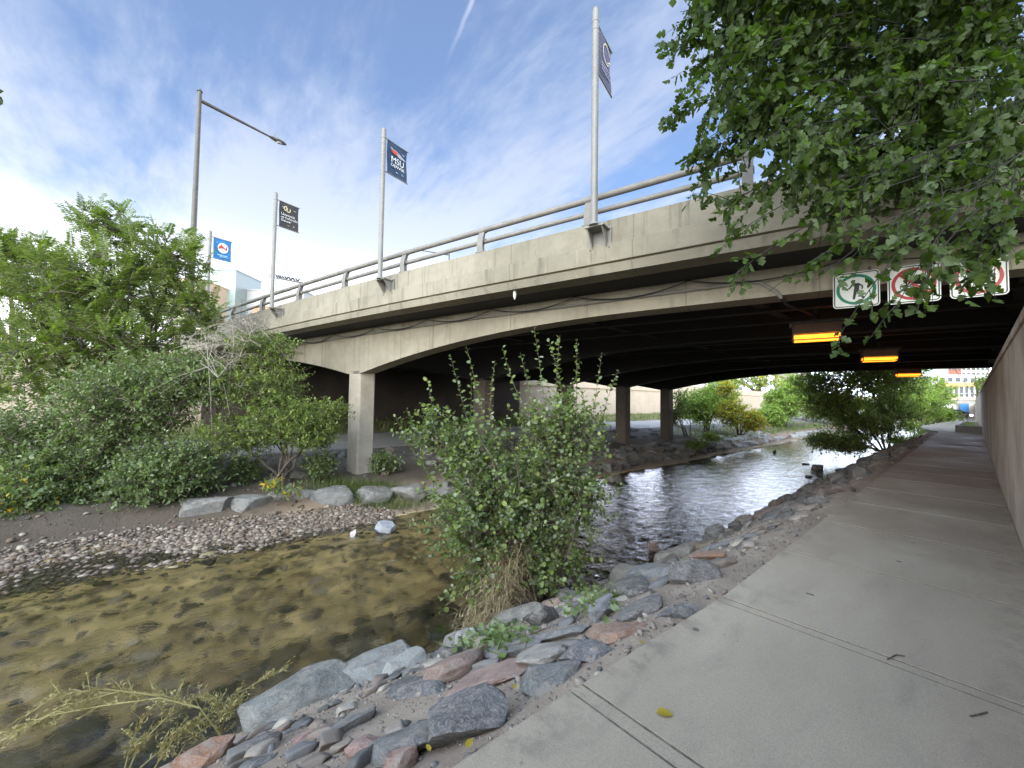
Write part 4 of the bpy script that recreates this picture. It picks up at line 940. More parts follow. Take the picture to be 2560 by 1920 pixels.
# boulder row on the far bank left of the bridge
row = [(318, 1290, 36, 17), (375, 1283, 25, 12), (503, 1285, 58, 24), (612, 1275, 58, 20), (725, 1262, 52, 18), (838, 1254, 52, 22), (935, 1248, 56, 20), (1030, 1243, 42, 18), (1105, 1232, 40, 18), (1180, 1222, 38, 18)]
names = ['half buried dark boulder under the left thicket', 'small boulder in shade left of the boulder row', 'first large grey block of the boulder row from the left', 'second long grey block of the boulder row', 'third grey block of the boulder row, below the yellow-green bush', 'fourth block of the boulder row, with broken top', 'fifth block of the boulder row, below the grass clump', 'sixth block of the boulder row, partly behind the shrub', 'block of the boulder row behind the shrub', 'last block of the boulder row hidden by the shrub']
for i, (px, py, hw, hh) in enumerate(row):
    c = on_z(px, py + hh * .8, WATER + .10); t = (c - EYE).dot(FWD); w = hw * t / 1000; h = hh * t / 1000
    dirv = Vector((.35, 1, 0)).normalized() if i > 1 else Vector((.2, 1, 0)).normalized(); d2 = Vector((-dirv.y, dirv.x, 0))
    rock(ROCKS[(i * 3 + 1) % 14], c + d2 * .25 + Vector((0, 0, h * .95 + (.14 if i == 4 else 0))), dirv * w * 1.22, d2 * .5, Vector((0, 0, h * 1.35)), (.20, .192, .172) if i > 1 else (.11, .10, .085), names[i], 'boulder', 'boulder', 'grey boulder row on the far bank')
# stones in the stream
for px, py, w, h, col, lb in ((962, 1317, 34, 16, (.36, .38, .41), 'pale blue-grey boulder standing in the shallows'), (886, 1333, 11, 9, (.55, .48, .46), 'small pinkish white stone in the shallows'), (2045, 1170, 15, 9, (.09, .09, .09), 'dark rock in midstream under the bridge'), (2020, 1191, 9, 4, (.08, .08, .08), 'low dark rock in midstream nearest the camera'), (2052, 1188, 7, 4, (.09, .09, .09), 'tiny dark rock beside the midstream rock'), (2013, 1160, 10, 3, (.09, .09, .09), 'thin wet rock barely above the water in midstream'), (1635, 1368, 14, 15, (.22, .13, .10), 'reddish brown rock in the dark water near the bank'), (1540, 1197, 24, 12, (.12, .10, .085), 'brown rock at the foot of the far stone bank'), (1937, 1130, 5, 7, (.07, .06, .05), 'small dark snag stone in the far stream')):
    c = on_z(px, py + h * .5, WATER); t = (c - EYE).dot(FWD); w, h = w * t / 1000, h * t / 1000
    rock(random.choice(ROCKS), c, _r0 * w, _f0 * w * .7, Vector((0, 0, h * 1.5)), col, lb, group='rocks standing in the stream')
# stone bank on the far side under and beyond the bridge
kk = 0
for rw, (L0, z0, sc) in enumerate(((-12.62, -1.98, .58), (-13.45, -1.72, .58), (-14.3, -1.58, .5))):
    a = 9.0 if rw else 8.0
    while a < (68 if rw == 0 else 46):
        sz = random.uniform(.35, .62) * sc / .6 * (1 + .010 * max(0, a - 20)); k2 = kk % 14; kk += 1
        L = L0 + random.uniform(-.15, .15)
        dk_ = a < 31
        col = random.choice([DSLATE, (.10, .10, .105), (.14, .14, .145), (.12, .115, .11)]) if dk_ else random.choice([(.36, .35, .32), (.30, .30, .29), (.42, .40, .36), PINK if random.random() < .3 else (.33, .32, .30)])  # light put into the colour: dark under the bridge, pale where sunlit
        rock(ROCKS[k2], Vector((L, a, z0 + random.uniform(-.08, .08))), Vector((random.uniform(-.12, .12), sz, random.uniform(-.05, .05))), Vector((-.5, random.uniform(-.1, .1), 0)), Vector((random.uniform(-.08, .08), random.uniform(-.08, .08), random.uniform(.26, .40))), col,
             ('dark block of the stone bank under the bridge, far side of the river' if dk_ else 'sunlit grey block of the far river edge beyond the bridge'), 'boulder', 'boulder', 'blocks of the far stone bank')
        a += sz * 1.8
# flat paving stones sloping up behind the columns
for i in range(42):
    a = random.uniform(14, 34); L = random.uniform(-19, -16.3); s = random.uniform(.25, .5); th = random.uniform(0, 6.28)
    rock(ROCKS_S[i % 8], Vector((L, a, gz(L, a) + .03)), Vector((math.cos(th), math.sin(th), 0)) * s, Vector((-math.sin(th), math.cos(th), 0)) * s * .7, Vector((.05, 0, random.uniform(.08, .15))), random.choice([SLATE, (.2, .2, .21), (.14, .14, .15)]), 'flat dark stone on the slope behind the bridge columns', group='flat stones behind the columns')

# ------------------------------------------------------------------ vegetation
SH = {
 'round': [(0, 0), (.12, .30), (.42, .46), (.78, .36), (1, 0), (.78, -.36), (.42, -.46), (.12, -.30)],
 'lance': [(0, 0), (.25, .17), (.6, .16), (1, 0), (.6, -.16), (.25, -.17)],
 'oval': [(0, 0), (.22, .27), (.62, .26), (1, 0), (.62, -.26), (.22, -.27)],
 'lobe': [(0, 0), (.02, .26), (.22, .46), (.36, .34), (.40, .18), (.58, .40), (.74, .30), (1.05, 0), (.74, -.32), (.56, -.42), (.42, -.18), (.34, -.36), (.16, -.46), (-.02, -.24)],
}
def leaves(name, P, D, N, S, shape, mat, parent, curl=.22):
    """P positions, D leaf direction, N leaf normal hint, S length"""
    P, D, N, S = map(np.asarray, (P, D, N, S)); T = np.array(SH[shape]); nv = len(T); n = len(P)
    D = D / np.maximum(np.linalg.norm(D, axis=1, keepdims=True), 1e-6); Y = np.cross(N, D); Y /= np.maximum(np.linalg.norm(Y, axis=1, keepdims=True), 1e-6); Z = np.cross(D, Y)
    x, y = T[:, 0], T[:, 1]; cu = rng.normal(0, curl, n); fold = rng.uniform(.1, .5, n)
    z = -(x[None] ** 2) * cu[:, None] + np.abs(y)[None] * fold[:, None]; wv = rng.uniform(.8, 1.15, n)
    V = P[:, None, :] + S[:, None, None] * (x[None, :, None] * D[:, None, :] + (y[None, :] * wv[:, None])[..., None] * Y[:, None, :] + z[..., None] * Z[:, None, :])
    h = nv // 2
    # two halves along the midrib
    up = list(range(0, h + 1)); dn = [0] + list(range(h, nv))
    base = (np.arange(n) * nv)[:, None]
    V = V.reshape(-1, 3); me_f = []
    if len(up) == len(dn): F = np.concatenate([np.array(up)[None] + base, np.array(dn)[None] + base]); return np_mesh(name, V, F, mat, parent)
    m = min(len(up), len(dn)); raise ValueError('shape')
def unit(v): return v / max(1e-9, np.linalg.norm(v))
def plant(name, label, cat, base, blobs_, n_twigs, mat, shape='round', leaf=.09, lpt=14, tlen=.7, droop=-.25, stems=6, bark=M_BARK, r0=.03, part=None, pinnate=False, group=None, leafmat2=None, shell=.45, up=.5, twig_r=.004, trunk=False, spread=.12):
    base = np.array(base, float); root = empty(name, base.tolist(), label, cat, group)
    wts = np.array([b[2] if len(b) > 2 else 1 for b in blobs_], float); wts /= wts.sum()
    st = MB(); samples = []; rad = []
    for k in range(stems):
        b = blobs_[k % len(blobs_)]; c, r = np.array(b[0], float), np.array(b[1], float)
        tgt = c + r * rng.uniform(-.55, .55, 3) + np.array([0, 0, r[2] * .35]); b0 = base + np.append(rng.normal(0, spread, 2), -.1)
        mid = b0 + (tgt - b0) * .5 + np.array([0, 0, .18 * np.linalg.norm(tgt - b0)]) + rng.normal(0, .1 * np.linalg.norm(tgt - b0), 3) * np.array([1, 1, .3])
        pts = []; nn = 11
        for i in range(nn):
            t = i / (nn - 1); p = (1 - t) ** 2 * b0 + 2 * t * (1 - t) * mid + t * t * tgt + rng.normal(0, .03, 3) * (0 < i < nn - 1); pts.append(p)
        rs = [r0 * (1 - .82 * i / (nn - 1)) for i in range(nn)]
        st.tube(pts, rs, 6)
        for i in range(2, nn): samples.append(pts[i]); samples.append((pts[i] + pts[i - 1]) / 2)
    S = np.array(samples)
    P, D, N, SZ = [], [], [], []
    for k in range(n_twigs):
        b = blobs_[rng.choice(len(blobs_), p=wts)]; c, r = np.array(b[0], float), np.array(b[1], float)
        v = unit(rng.normal(0, 1, 3)); q = rng.uniform(0, 1) ** shell; pos = c + r * v * q
        out = unit(v * .8 + rng.normal(0, .45, 3) + np.array([0, 0, up])); L = tlen * rng.uniform(.55, 1.3)
        start = pos - out * L * .5; d2 = ((S - start) ** 2).sum(1); j = int(d2.argmin()); dist = math.sqrt(d2[j])
        if dist > .15 and rng.uniform() < .8:
            m_ = (S[j] + start) / 2 + np.array([0, 0, .08 * dist]); st.tube([S[j], m_, start], [twig_r * 2.2, twig_r * 1.8, twig_r * 1.4], 3, False)
            if k % 5 == 0: S = np.vstack([S, m_, start])
        pts = []
        nseg = 5
        for i in range(nseg):
            t = i / (nseg - 1); pts.append(start + out * L * t + np.array([0, 0, droop * L * t * t]))
        st.tube(pts, [twig_r * 1.4, twig_r * 1.2, twig_r, twig_r * .8, twig_r * .5], 3, False)
        side = unit(np.cross(out, np.array([0, 0, 1]) + rng.normal(0, .3, 3)))
        nl = int(lpt * rng.uniform(.7, 1.3))
        for i in range(nl):
            t = (i + .5) / nl; t = .08 + .92 * t
            p = start + out * L * t + np.array([0, 0, droop * L * t * t]); tang = unit(out + np.array([0, 0, 2 * droop * t]))
            if pinnate:
                sd = 1 if i % 2 else -1; d = unit(side * sd + tang * .35 + np.array([0, 0, -.15])); nrm = unit(np.cross(tang, side) + rng.normal(0, .15, 3)); nrm = nrm if nrm[2] > 0 else -nrm; sz = leaf * (1 - .45 * t) * rng.uniform(.85, 1.15)
            else:
                ang = i * 2.4 + k; pr = unit(np.cross(tang, side)); d = unit((side * math.cos(ang) + pr * math.sin(ang)) + tang * .5 + np.array([0, 0, -.1]) + rng.normal(0, .25, 3)); nrm = unit(np.array([0, 0, 1.0]) + rng.normal(0, .45, 3)); sz = leaf * rng.uniform(.42, 1.35)
                p = p + d * leaf * .12
            P.append(p); D.append(d); N.append(nrm); SZ.append(sz)
    st.build('trunk' if trunk else 'stem', bark, root, smooth=False)
    P, D, N, SZ = map(np.array, (P, D, N, SZ))
    if len(P):
        if leafmat2 is not None:
            msk = leafmat2[1](P); 
            if msk.any(): leaves('foliage', P[msk], D[msk], N[msk], SZ[msk], shape, leafmat2[0], root)
            P, D, N, SZ = P[~msk], D[~msk], N[~msk], SZ[~msk]
        if len(P): leaves('crown' if trunk else 'foliage', P, D, N, SZ, shape, mat, root)
    return root
def B(px, py, t, rx, ry, rz, w=1): return (tuple(W(px, py, t)), (rx, ry, rz), w)
def gpt(px, py): return on_ground(px, py)

# the round-leaved shrub in the middle, at the water edge
b0 = Vector((-5.1, 5.1, -2.0)); b0 = W(1358, 1490, 7.35); b0.z = gz(b0.x, b0.y) - .02
plant('river_shrub', 'tall round-leaved green shrub growing at the water edge in front of the bridge', 'shrub', b0,
      [B(1300, 1230, 7.3, 1.15, 1.15, .95, 3.0), B(1180, 1290, 7.0, .85, .8, .75, 1.7), B(1180, 1130, 7.2, .75, .75, .6, 1.2), B(1400, 1080, 7.5, .8, .8, .7, 1.5), B(1370, 1400, 7.1, .75, .7, .5, 1.0), B(1200, 1440, 6.7, .45, .5, .5, .55), B(1090, 1080, 7.1, .5, .5, .35, .5), B(1450, 1250, 7.2, .6, .6, .55, .8)],
      1150, L_SHRUB, 'round', .066, 17, .74, -.08, 14, r0=.035, up=.6, shell=.6)
# upright leader shoots of that shrub, poking above the crown
sh = MB(); P, D, N, SZ = [], [], [], []
for (x0, y0), (x1, y1), t in (((1380, 1240), (1335, 815), 7.4), ((1400, 1200), (1372, 850), 7.5), ((1420, 1180), (1400, 838), 7.3), ((1430, 1200), (1442, 845), 7.5), ((1380, 1150), (1255, 865), 7.2), ((1230, 1180), (1165, 862), 7.2), ((1200, 1180), (1125, 885), 7.2), ((1240, 1150), (1238, 900), 7.3), ((1120, 1180), (1068, 945), 7.1), ((1080, 1200), (985, 1035), 7.0), ((1450, 1250), (1505, 880), 7.4), ((1500, 1140), (1548, 922), 7.5), ((1100, 1260), (1015, 1020), 7.0), ((1460, 1260), (1450, 900), 7.6), ((1480, 1170), (1525, 1150), 7.3), ((1460, 1120), (1455, 970), 7.4), ((1340, 1120), (1300, 880), 7.3), ((1150, 1120), (1178, 930), 7.3)):
    A_, B_ = np.array(W(x0, y0, t)), np.array(W(x1, y1, t - .1)); ben = rng.normal(0, .12, 3); L = np.linalg.norm(B_ - A_); nl = int(L / .06)
    pts = [A_ + (B_ - A_) * u_ + ben * math.sin(u_ * 3.14) for u_ in np.linspace(0, 1, 8)]; sh.tube(pts, [.009, .008, .007, .006, .005, .004, .003, .002], 4, False)
    ax = unit(B_ - A_)
    for i in range(nl):
        u_ = .18 + .82 * i / nl; p = A_ + (B_ - A_) * u_ + ben * math.sin(u_ * 3.14); ang = i * 2.4; s_ = unit(np.cross(ax, [0.3, .5, .2])); q_ = np.cross(ax, s_)
        d = unit(s_ * math.cos(ang) + q_ * math.sin(ang) + ax * .5); P.append(p + d * .02); D.append(d); N.append(unit(ax + rng.normal(0, .4, 3))); SZ.append(rng.uniform(.06, .115) * (1.15 - .45 * u_)); D[-1] = unit(D[-1] + rng.normal(0, .45, 3))
shr = bpy.data.objects['river_shrub']; sh.build('shoot', M_BARK, shr); leaves('foliage', P, D, N, SZ, 'round', L_SHRUB, shr)
def wd(px, py, t, z=None):
    p = W(px, py, t); p.z = gz(p.x, p.y) if z is None else z; return p
# thicket on the far bank, left of the bridge
plant('thicket_bush', 'dense blue-green thicket bush overhanging the gravel bar at the left', 'bush', wd(330, 1280, 12.2),
      [B(330, 1000, 12.6, 1.7, 1.7, 1.5, 3), B(420, 1180, 12.0, 1.3, 1.3, 1.0, 2), B(200, 1170, 12.0, 1.6, 1.5, 1.3, 2.5), B(470, 950, 12.8, 1.0, 1.0, .9, 1.2), B(60, 1120, 12.0, 1.4, 1.4, 1.6, 2)], 3000, L_THICK, 'oval', .10, 18, .9, -.15, 12, r0=.05, twig_r=.005)
plant('thicket_bush', 'low green bush with yellowing tips at the far left water edge', 'bush', wd(20, 1330, 10.6),
      [B(10, 1250, 10.4, 1.0, 1.0, .8, 1), B(90, 1290, 10.8, .7, .7, .45, .7), B(150, 1250, 11.3, .9, .8, .6, .8)], 420, L_THICK, 'oval', .12, 14, .8, -.3, 6, r0=.03, leafmat2=(L_YEL, lambda P: (rng.uniform(size=len(P)) < .10)))
plant('feather_leaf_tree', 'tall bushy tree with feather-like leaves rising left of the street lamp', 'tree', wd(260, 1200, 15.0),
      [B(300, 700, 14.6, 2.0, 2.0, 1.6, 3), B(420, 640, 14.8, 1.4, 1.4, 1.3, 1.6), B(130, 720, 14.2, 2.0, 2.0, 1.6, 2.4), B(300, 850, 14.5, 2.4, 2.2, 1.4, 3), B(90, 900, 14.0, 2.2, 2, 1.8, 2.6), B(285, 560, 14.8, 1.2, 1.2, .8, .9), B(490, 780, 15.0, .9, .9, 1.2, 1.0), B(20, 620, 14.4, 1.4, 1.4, .8, 1.2)],
      1900, L_AIL, 'lance', .19, 24, 1.0, -.22, 14, r0=.07, pinnate=True, trunk=True, twig_r=.006, up=.6)
plant('yellow_green_bush', 'yellow-green small tree with dark forked stems beside the boulder row', 'bush', wd(705, 1215, 13.6),
      [B(650, 960, 13.8, 1.5, 1.5, .9, 2.2), B(720, 1050, 13.4, 1.3, 1.2, .8, 2), B(600, 1090, 13.2, 1.2, 1.2, .65, 1.4), B(780, 1090, 13.4, .8, .8, .4, 1), B(660, 870, 14.2, 1.2, 1.1, .5, 1.1), B(830, 1030, 13.6, .45, .5, .35, .6)], 1700, L_YG, 'oval', .088, 16, .75, -.12, 9, r0=.05, spread=.22)
plant('sapling', 'tiny low plant with yellow and green leaves in front of the boulder row', 'plant', wd(690, 1262, 12.4, -1.7),
      [B(690, 1205, 12.2, .35, .35, .28, 1), B(735, 1215, 12.2, .35, .3, .22, 1)], 22, L_THICK, 'lance', .17, 9, .4, -.3, 3, r0=.012, leafmat2=(L_YEL, lambda P: (rng.uniform(size=len(P)) < .4)))
plant('dry_bush', 'leafless pale grey dry branches arching between the thicket and the bridge end', 'bush', wd(560, 1120, 14.4), [B(550, 860, 13.0, 1.3, 1.1, .9, 1), B(620, 800, 13.2, .8, .8, .5, 1)], 85, L_THICK, 'oval', .05, 0, 2.2, -.5, 9, bark=M_DRYTWIG, r0=.016, twig_r=.0055)
for i, (px, py, t, n_, lb) in enumerate(((610, 1215, 13.6, 130, 'low dark bramble left of the forked stems'), (800, 1200, 14.2, 110, 'low sparse plant between the forked bush and the bridge column'), (960, 1195, 15.5, 110, 'low leafy plant right of the bridge column foot'), (430, 1235, 13.0, 200, 'low dark bush at the right foot of the thicket'), (250, 1290, 11.6, 230, 'low trailing bush hanging over the sand below the thicket'), (110, 1345, 10.8, 260, 'low bush with drooping tips at the left over the damp sand'), (370, 1292, 11.9, 200, 'low shaded bush beside the first grey boulder'))):
    plant('low_bush', lb, 'bush', wd(px, py, t), [B(px, py - 38, t, .8 if i > 2 else .55, .8 if i > 2 else .55, .35, 1)], n_, L_THICK, 'oval', .10, 12, .55, -.1, 6, r0=.018)
for i in range(34):
    a = random.uniform(.5, 10); L = random.uniform(-18.5, -14.6); sc_ = random.uniform(.10, .38); th = random.uniform(0, 6.28); cl = random.choice([(.28, .26, .23), (.22, .2, .18), PINK, (.34, .3, .26), DSLATE, (.2, .2, .2)])
    rock(ROCKS_S[i % 8], Vector((L, a, gz(L, a) + .02)), Vector((math.cos(th), math.sin(th), 0)) * sc_, Vector((-math.sin(th), math.cos(th), 0)) * sc_ * .7, Vector((.05, 0, sc_ * .45)), cl, 'rough stone scattered on the far bank around the front column', group='stones around the front column')
# dark tree at the back left
plant('dark_tree', 'dark tree crown far behind the thicket at the left edge', 'tree', tuple(W(30, 900, 40)), [B(30, 680, 40, 4, 4, 3, 1), B(200, 760, 42, 5, 4, 3, 1), B(430, 760, 44, 4, 4, 3, 1)], 400, L_FARD, 'oval', .42, 12, 2.0, -.1, 6, r0=.25, trunk=True, twig_r=.02)

# tree beyond and around the opening under the bridge
def far_tree(px, py, t, blobs_, n, mat, label, leaf=.2, name='bank_tree', lpt=14, tlen=1.1, m2=None, trunk=True, z=None, shape='oval', stems=6, r0=.07):
    return plant(name, label, 'tree' if trunk else 'bush', wd(px, py, t, z), blobs_, n, mat, shape, leaf, lpt, tlen, -.15, stems, r0=r0, twig_r=.010, trunk=trunk, leafmat2=m2)
far_tree(2215, 1128, 25.6, [B(2150, 930, 27, 2.8, 2.6, 1.7, 3), B(2080, 1010, 26.5, 1.6, 1.6, 1.2, 2), B(2150, 1060, 26, 1.7, 1.6, .9, 1.6), B(2230, 940, 27.5, 1.8, 1.8, 1.8, 1.6), B(2060, 1100, 25.5, .9, .9, .5, .8), B(2220, 1030, 27.5, 1.6, 1.6, 1.4, 1.8), B(2120, 1110, 25.6, 1.0, 1.0, .5, .9), B(2030, 960, 28, 1.3, 1.3, 1.0, 1.0)], 2000, L_FARD, 'dark green tree leaning over the water just beyond the bridge', .17, stems=8)
far_tree(1765, 1085, 38, [B(1750, 1015, 38, 1.9, 1.9, 1.6, 2), B(1800, 985, 40, 1.6, 1.6, 1.4, 2)], 900, L_FARG, 'feathery light green tree beside the far trail beyond the bridge', .2)
far_tree(1850, 1090, 36, [B(1830, 1030, 36, 1.2, 1.2, 1.3, 1.4), B(1880, 1050, 36, 1.0, 1.0, 1.0, 1.2), B(1815, 970, 37, .6, .6, .6, .5)], 600, L_FARG, 'yellow and orange autumn bush on the far water edge', .17, 'autumn_bush', m2=(L_FARY, lambda P: rng.uniform(size=len(P)) < .6), trunk=False)
far_tree(1965, 1070, 50, [B(1960, 1005, 50, 2.2, 2.0, 2.0, 3), B(1985, 965, 51, 1.4, 1.4, 1.4, 1.2), B(1930, 1040, 49, 1.6, 1.6, 1.2, 1)], 1000, L_FARG, 'bright green conical tree beyond the orange bush', .26)
far_tree(2010, 1060, 62, [B(2008, 980, 62, 1.1, 1.1, 1.0, 1), B(2040, 1015, 62, 2.0, 2, 1.8, 1.4)], 420, L_FARG, 'green tree with one orange bough farther along the far bank', .3, m2=(L_FARY, lambda P: (P[:, 2] > 3.2) & (rng.uniform(size=len(P)) < .7)))
far_tree(2060, 1062, 70, [B(2090, 1012, 72, 5, 5, 2.0, 1)], 260, L_FARG, 'row of pale green trees closing the river view', .4)
far_tree(1720, 1085, 33, [B(1700, 1010, 33, .8, .9, 1.4, 1), B(1680, 1040, 33, .7, .8, .9, .6)], 150, L_FARD, 'thin dark sapling beside the last bridge column', .15, r0=.04)
far_tree(1905, 1000, 100, [B(1905, 950, 100, 5, 5, 2.6, 1), B(1830, 950, 105, 4, 4, 2.2, .5)], 260, L_FARD, 'old street tree with dark trunk above the beige wall', .5, m2=(L_FARY, lambda P: rng.uniform(size=len(P)) < .25), z=3.0, r0=.35)
far_tree(2305, 1070, 45, [B(2300, 1010, 46, 2.2, 2.2, 2.0, 2), B(2265, 980, 42, 2.0, 2.0, 2.2, 1.5)], 700, L_FARG, 'light green tree at the bend of the path beyond the bridge', .22)
far_tree(2345, 1060, 56, [B(2340, 985, 57, 2.2, 2.2, 2.5, 1.5), B(2345, 1035, 56, 1.8, 1.6, 1.0, 1)], 500, L_FARG, 'slender bright green tree beside the far path', .25)
for i, (px, py, t) in enumerate(((2375, 1045, 66), (2285, 1080, 36), (2325, 1062, 50), (1780, 1110, 30), (1740, 1130, 27), (2240, 1118, 27))):
    r = (.8, .8, .5) if t > 35 else (.7, .7, .3)
    far_tree(px, py, t, [B(px, py - 500 / t, t, *[x * t / 30 for x in r], 1)], 70, L_FARG if i % 2 else L_YG, ['low yellow-green bush at the end of the path', 'low green bush at the path edge just beyond the bridge', 'low green bush between path bend and slender tree', 'low weeds behind the last column footing', 'low weeds on the stones beside the column footing', 'low bright weeds at the foot of the leaning tree'][i], .12 * t / 30, 'low_bush', trunk=False, tlen=.5, r0=.02)
far_tree(2448, 1000, 90, [B(2462, 965, 60, 1.0, 3, 1.6, 1)], 120, L_YG, 'bush growing behind the wall top beyond the bridge', .25, 'wall_bush', trunk=False, z=3.0)

# the big lobed-leaf tree over the path, upper right
tr = empty('overhanging_tree', (3.2, 5.0, 2.5), 'large tree with dark lobed leaves drooping over the path and bridge at the upper right', 'tree')
st = MB(); P, D, N, SZ = [], [], [], []
trunk_pts = [Vector((3.2, 5.0, 2.3)), Vector((3.0, 4.8, 4.0)), Vector((2.6, 4.6, 5.6)), Vector((2.2, 4.6, 7.4)), Vector((1.8, 4.8, 9.0))]
st.tube(trunk_pts, [.26, .22, .17, .12, .06], 10)
def spray(a, b, n_sub, dens=1.0, sag=.12, leaf=.10, sub_len=.8):
    a, b = np.array(a, float), np.array(b, float); L = np.linalg.norm(b - a); pts = [a + (b - a) * u_ + np.array([0, 0, L * sag * 4 * u_ * (1 - u_) * .6]) for u_ in np.linspace(0, 1, 9)]
    st.tube(pts, list(np.linspace(.008, .0025, 9)), 5, False)
    for k in range(int(L / .07)):
        u_ = rng.uniform(.05, 1); i = min(7, int(u_ * 8)); f = u_ * 8 - i; p0 = pts[i] * (1 - f) + pts[i + 1] * f; dd = unit(rng.normal(0, .7, 3) + np.array([0, 0, -.6]))
        P.append(p0 + dd * .02); D.append(dd); N.append(unit(rng.normal(0, 1, 3) + np.array([0, 0, .6]))); SZ.append(leaf * rng.uniform(.5, 1.1))
    for k in range(n_sub):
        u_ = rng.uniform(.15, 1); i = min(7, int(u_ * 8)); f = u_ * 8 - i; p0 = pts[i] * (1 - f) + pts[i + 1] * f; tg = unit(pts[i + 1] - pts[i])
        d = unit(tg * .8 + rng.normal(0, .55, 3) + np.array([0, 0, -.15])); l = sub_len * rng.uniform(.5, 1.2) * (1.1 - .4 * u_)
        tw = [p0 + d * l * v_ + np.array([0, 0, -.28 * l * v_ * v_]) for v_ in np.linspace(0, 1, 5)]; st.tube(tw, [.005, .004, .0035, .003, .002], 3, False)
        nl = int(l / .055 * dens) + 2
        for j in range(nl):
            v_ = .12 + .88 * (j + rng.uniform()) / nl; p = p0 + d * l * v_ + np.array([0, 0, -.28 * l * v_ * v_]); s_ = unit(np.cross(d, rng.normal(0, 1, 3)))
            dd = unit(s_ * .8 + d * .35 + np.array([0, 0, -.75])); P.append(p + dd * .02); D.append(dd); N.append(unit(rng.normal(0, 1, 3) + np.array([0, 0, .6]))); SZ.append(leaf * rng.uniform(.55, 1.2))
LIMB = []
for tx, ty, tz in ((-1.5, 3.2, 8.6), (-2.6, 4.6, 7.6), (0.2, 2.2, 8.2), (-.5, 5.2, 8.8), (-1.2, 4.0, 6.9), (1.2, 3.0, 7.2)):
    e_ = Vector((tx, ty, tz)); s0_ = trunk_pts[3 if tz > 8 else 2]; mp = s0_.lerp(e_, .5) + Vector((0, 0, .7))
    pl__ = [s0_ * (1 - u_) ** 2 + mp * (2 * u_ * (1 - u_)) + e_ * u_ * u_ for u_ in np.linspace(0, 1, 12)]; st.tube(pl__, list(np.linspace(.07, .02, 12)), 6); LIMB += pl__[2:]
def hook(a, r0):
    a = Vector(a); q = min(LIMB, key=lambda w: (w - a).length); L = (q - a).length
    if L > 3.5 : return
    sd = Vector(rng.normal(0, .12 * L, 3).tolist()); pts = [q.lerp(a, u_) + (sd + Vector((0, 0, .15 * L))) * (math.sin(math.pi * u_)) for u_ in np.linspace(0, 1, 7)]
    st.tube(pts, list(np.linspace(r0, r0 * .5, 7)), 5, False); LIMB.extend(pts[2:6])
# drooping tips, located where the photo shows them
tips = [((2050, 110, 4.6), (1660, 120, 4.8)), ((2100, 40, 4.4), (1700, 30, 4.6)), ((2150, 200, 4.4), (1715, 270, 4.7)), ((2150, 280, 4.2), (1735, 390, 4.5)), ((2200, 300, 4.2), (1790, 330, 4.5)), ((2250, 350, 4.0), (1775, 535, 4.4)), ((2250, 400, 4.0), (1830, 590, 4.3)),
        ((2300, 440, 3.9), (1830, 690, 4.2)), ((2350, 500, 3.7), (1920, 730, 4.1)), ((2350, 520, 3.6), (2095, 845, 3.7)), ((2400, 520, 3.5), (2230, 790, 3.6)), ((2400, 480, 3.6), (2040, 700, 3.9)), ((2450, 520, 3.4), (2300, 700, 3.5)), ((2300, 300, 4.0), (1900, 480, 4.3)), ((2200, 120, 4.3), (1800, 180, 4.6)),
        ((2250, 60, 4.3), (1850, 60, 4.5)), ((2450, 350, 3.8), (2100, 480, 4.0)), ((2500, 450, 3.6), (2200, 600, 3.8)), ((2450, 200, 4.0), (2000, 300, 4.3)), ((2400, 100, 4.2), (1950, 150, 4.5)), ((2560, 500, 3.4), (2420, 650, 3.5)), ((2560, 380, 3.6), (2350, 560, 3.7)), ((2540, 480, 3.4), (2450, 690, 3.5)), ((2500, 500, 3.5), (2410, 700, 3.6)), ((2540, 420, 3.3), (2500, 640, 3.4))]
for (x0, y0, t0), (x1, y1, t1) in tips:
    a, b = W(x0, y0, t0), W(x1, y1, t1); hook(a, .005); spray(a, b, 22 if y1 < 560 else 6, 1.15, .10, .092 if y1 < 560 else .085, .62 if y1 < 560 else .40)
for k in range(205):
    px, py = rng.uniform(1800, 2640), rng.uniform(-420, 400)
    if px < 2560 and py > 0:
        # keep inside the crown's outline in the photo
        lim = np.interp(py, [0, 120, 250, 420, 600], [1740, 1740, 1880, 2060, 2120])
        if px < lim + 60: continue
    t0 = rng.uniform(3.9, 6.4); a = W(px + rng.uniform(120, 260), py - rng.uniform(-40, 60), t0); b = W(px - 60, py + 60, t0)
    if k % 6 == 0: hook(a, .005)
    spray(a, b, 12, 1.1, .08, .097, .72)
st.build('trunk', M_BARKD, tr)
leaves('crown', P, D, N, SZ, 'lobe', L_TREE, tr, .3)
print('tree leaves', len(P))
# leaf tips entering at the left edge
P, D, N, SZ = [], [], [], []; tw = empty('hanging_twig', W(-60, 180, 3.4), 'leafy twig tip entering the picture at the left edge', 'twig'); m = MB()
m.tube([W(-260, 60, 3.3), W(-120, 150, 3.35), W(-10, 230, 3.4), W(8, 262, 3.4)], [.012, .008, .004, .002], 5, False); m.build('stem', M_BARK, tw)
for k in range(26):
    u_ = k / 26; p = np.array(W(-160 + 165 * u_, 130 + 115 * u_, 3.4)); P.append(p); D.append(unit(rng.normal(0, .5, 3) + np.array([0, 0, -.6]))); N.append(unit(rng.normal(0, 1, 3))); SZ.append(rng.uniform(.06, .09))
leaves('foliage', P, D, N, SZ, 'oval', L_TREE, tw)

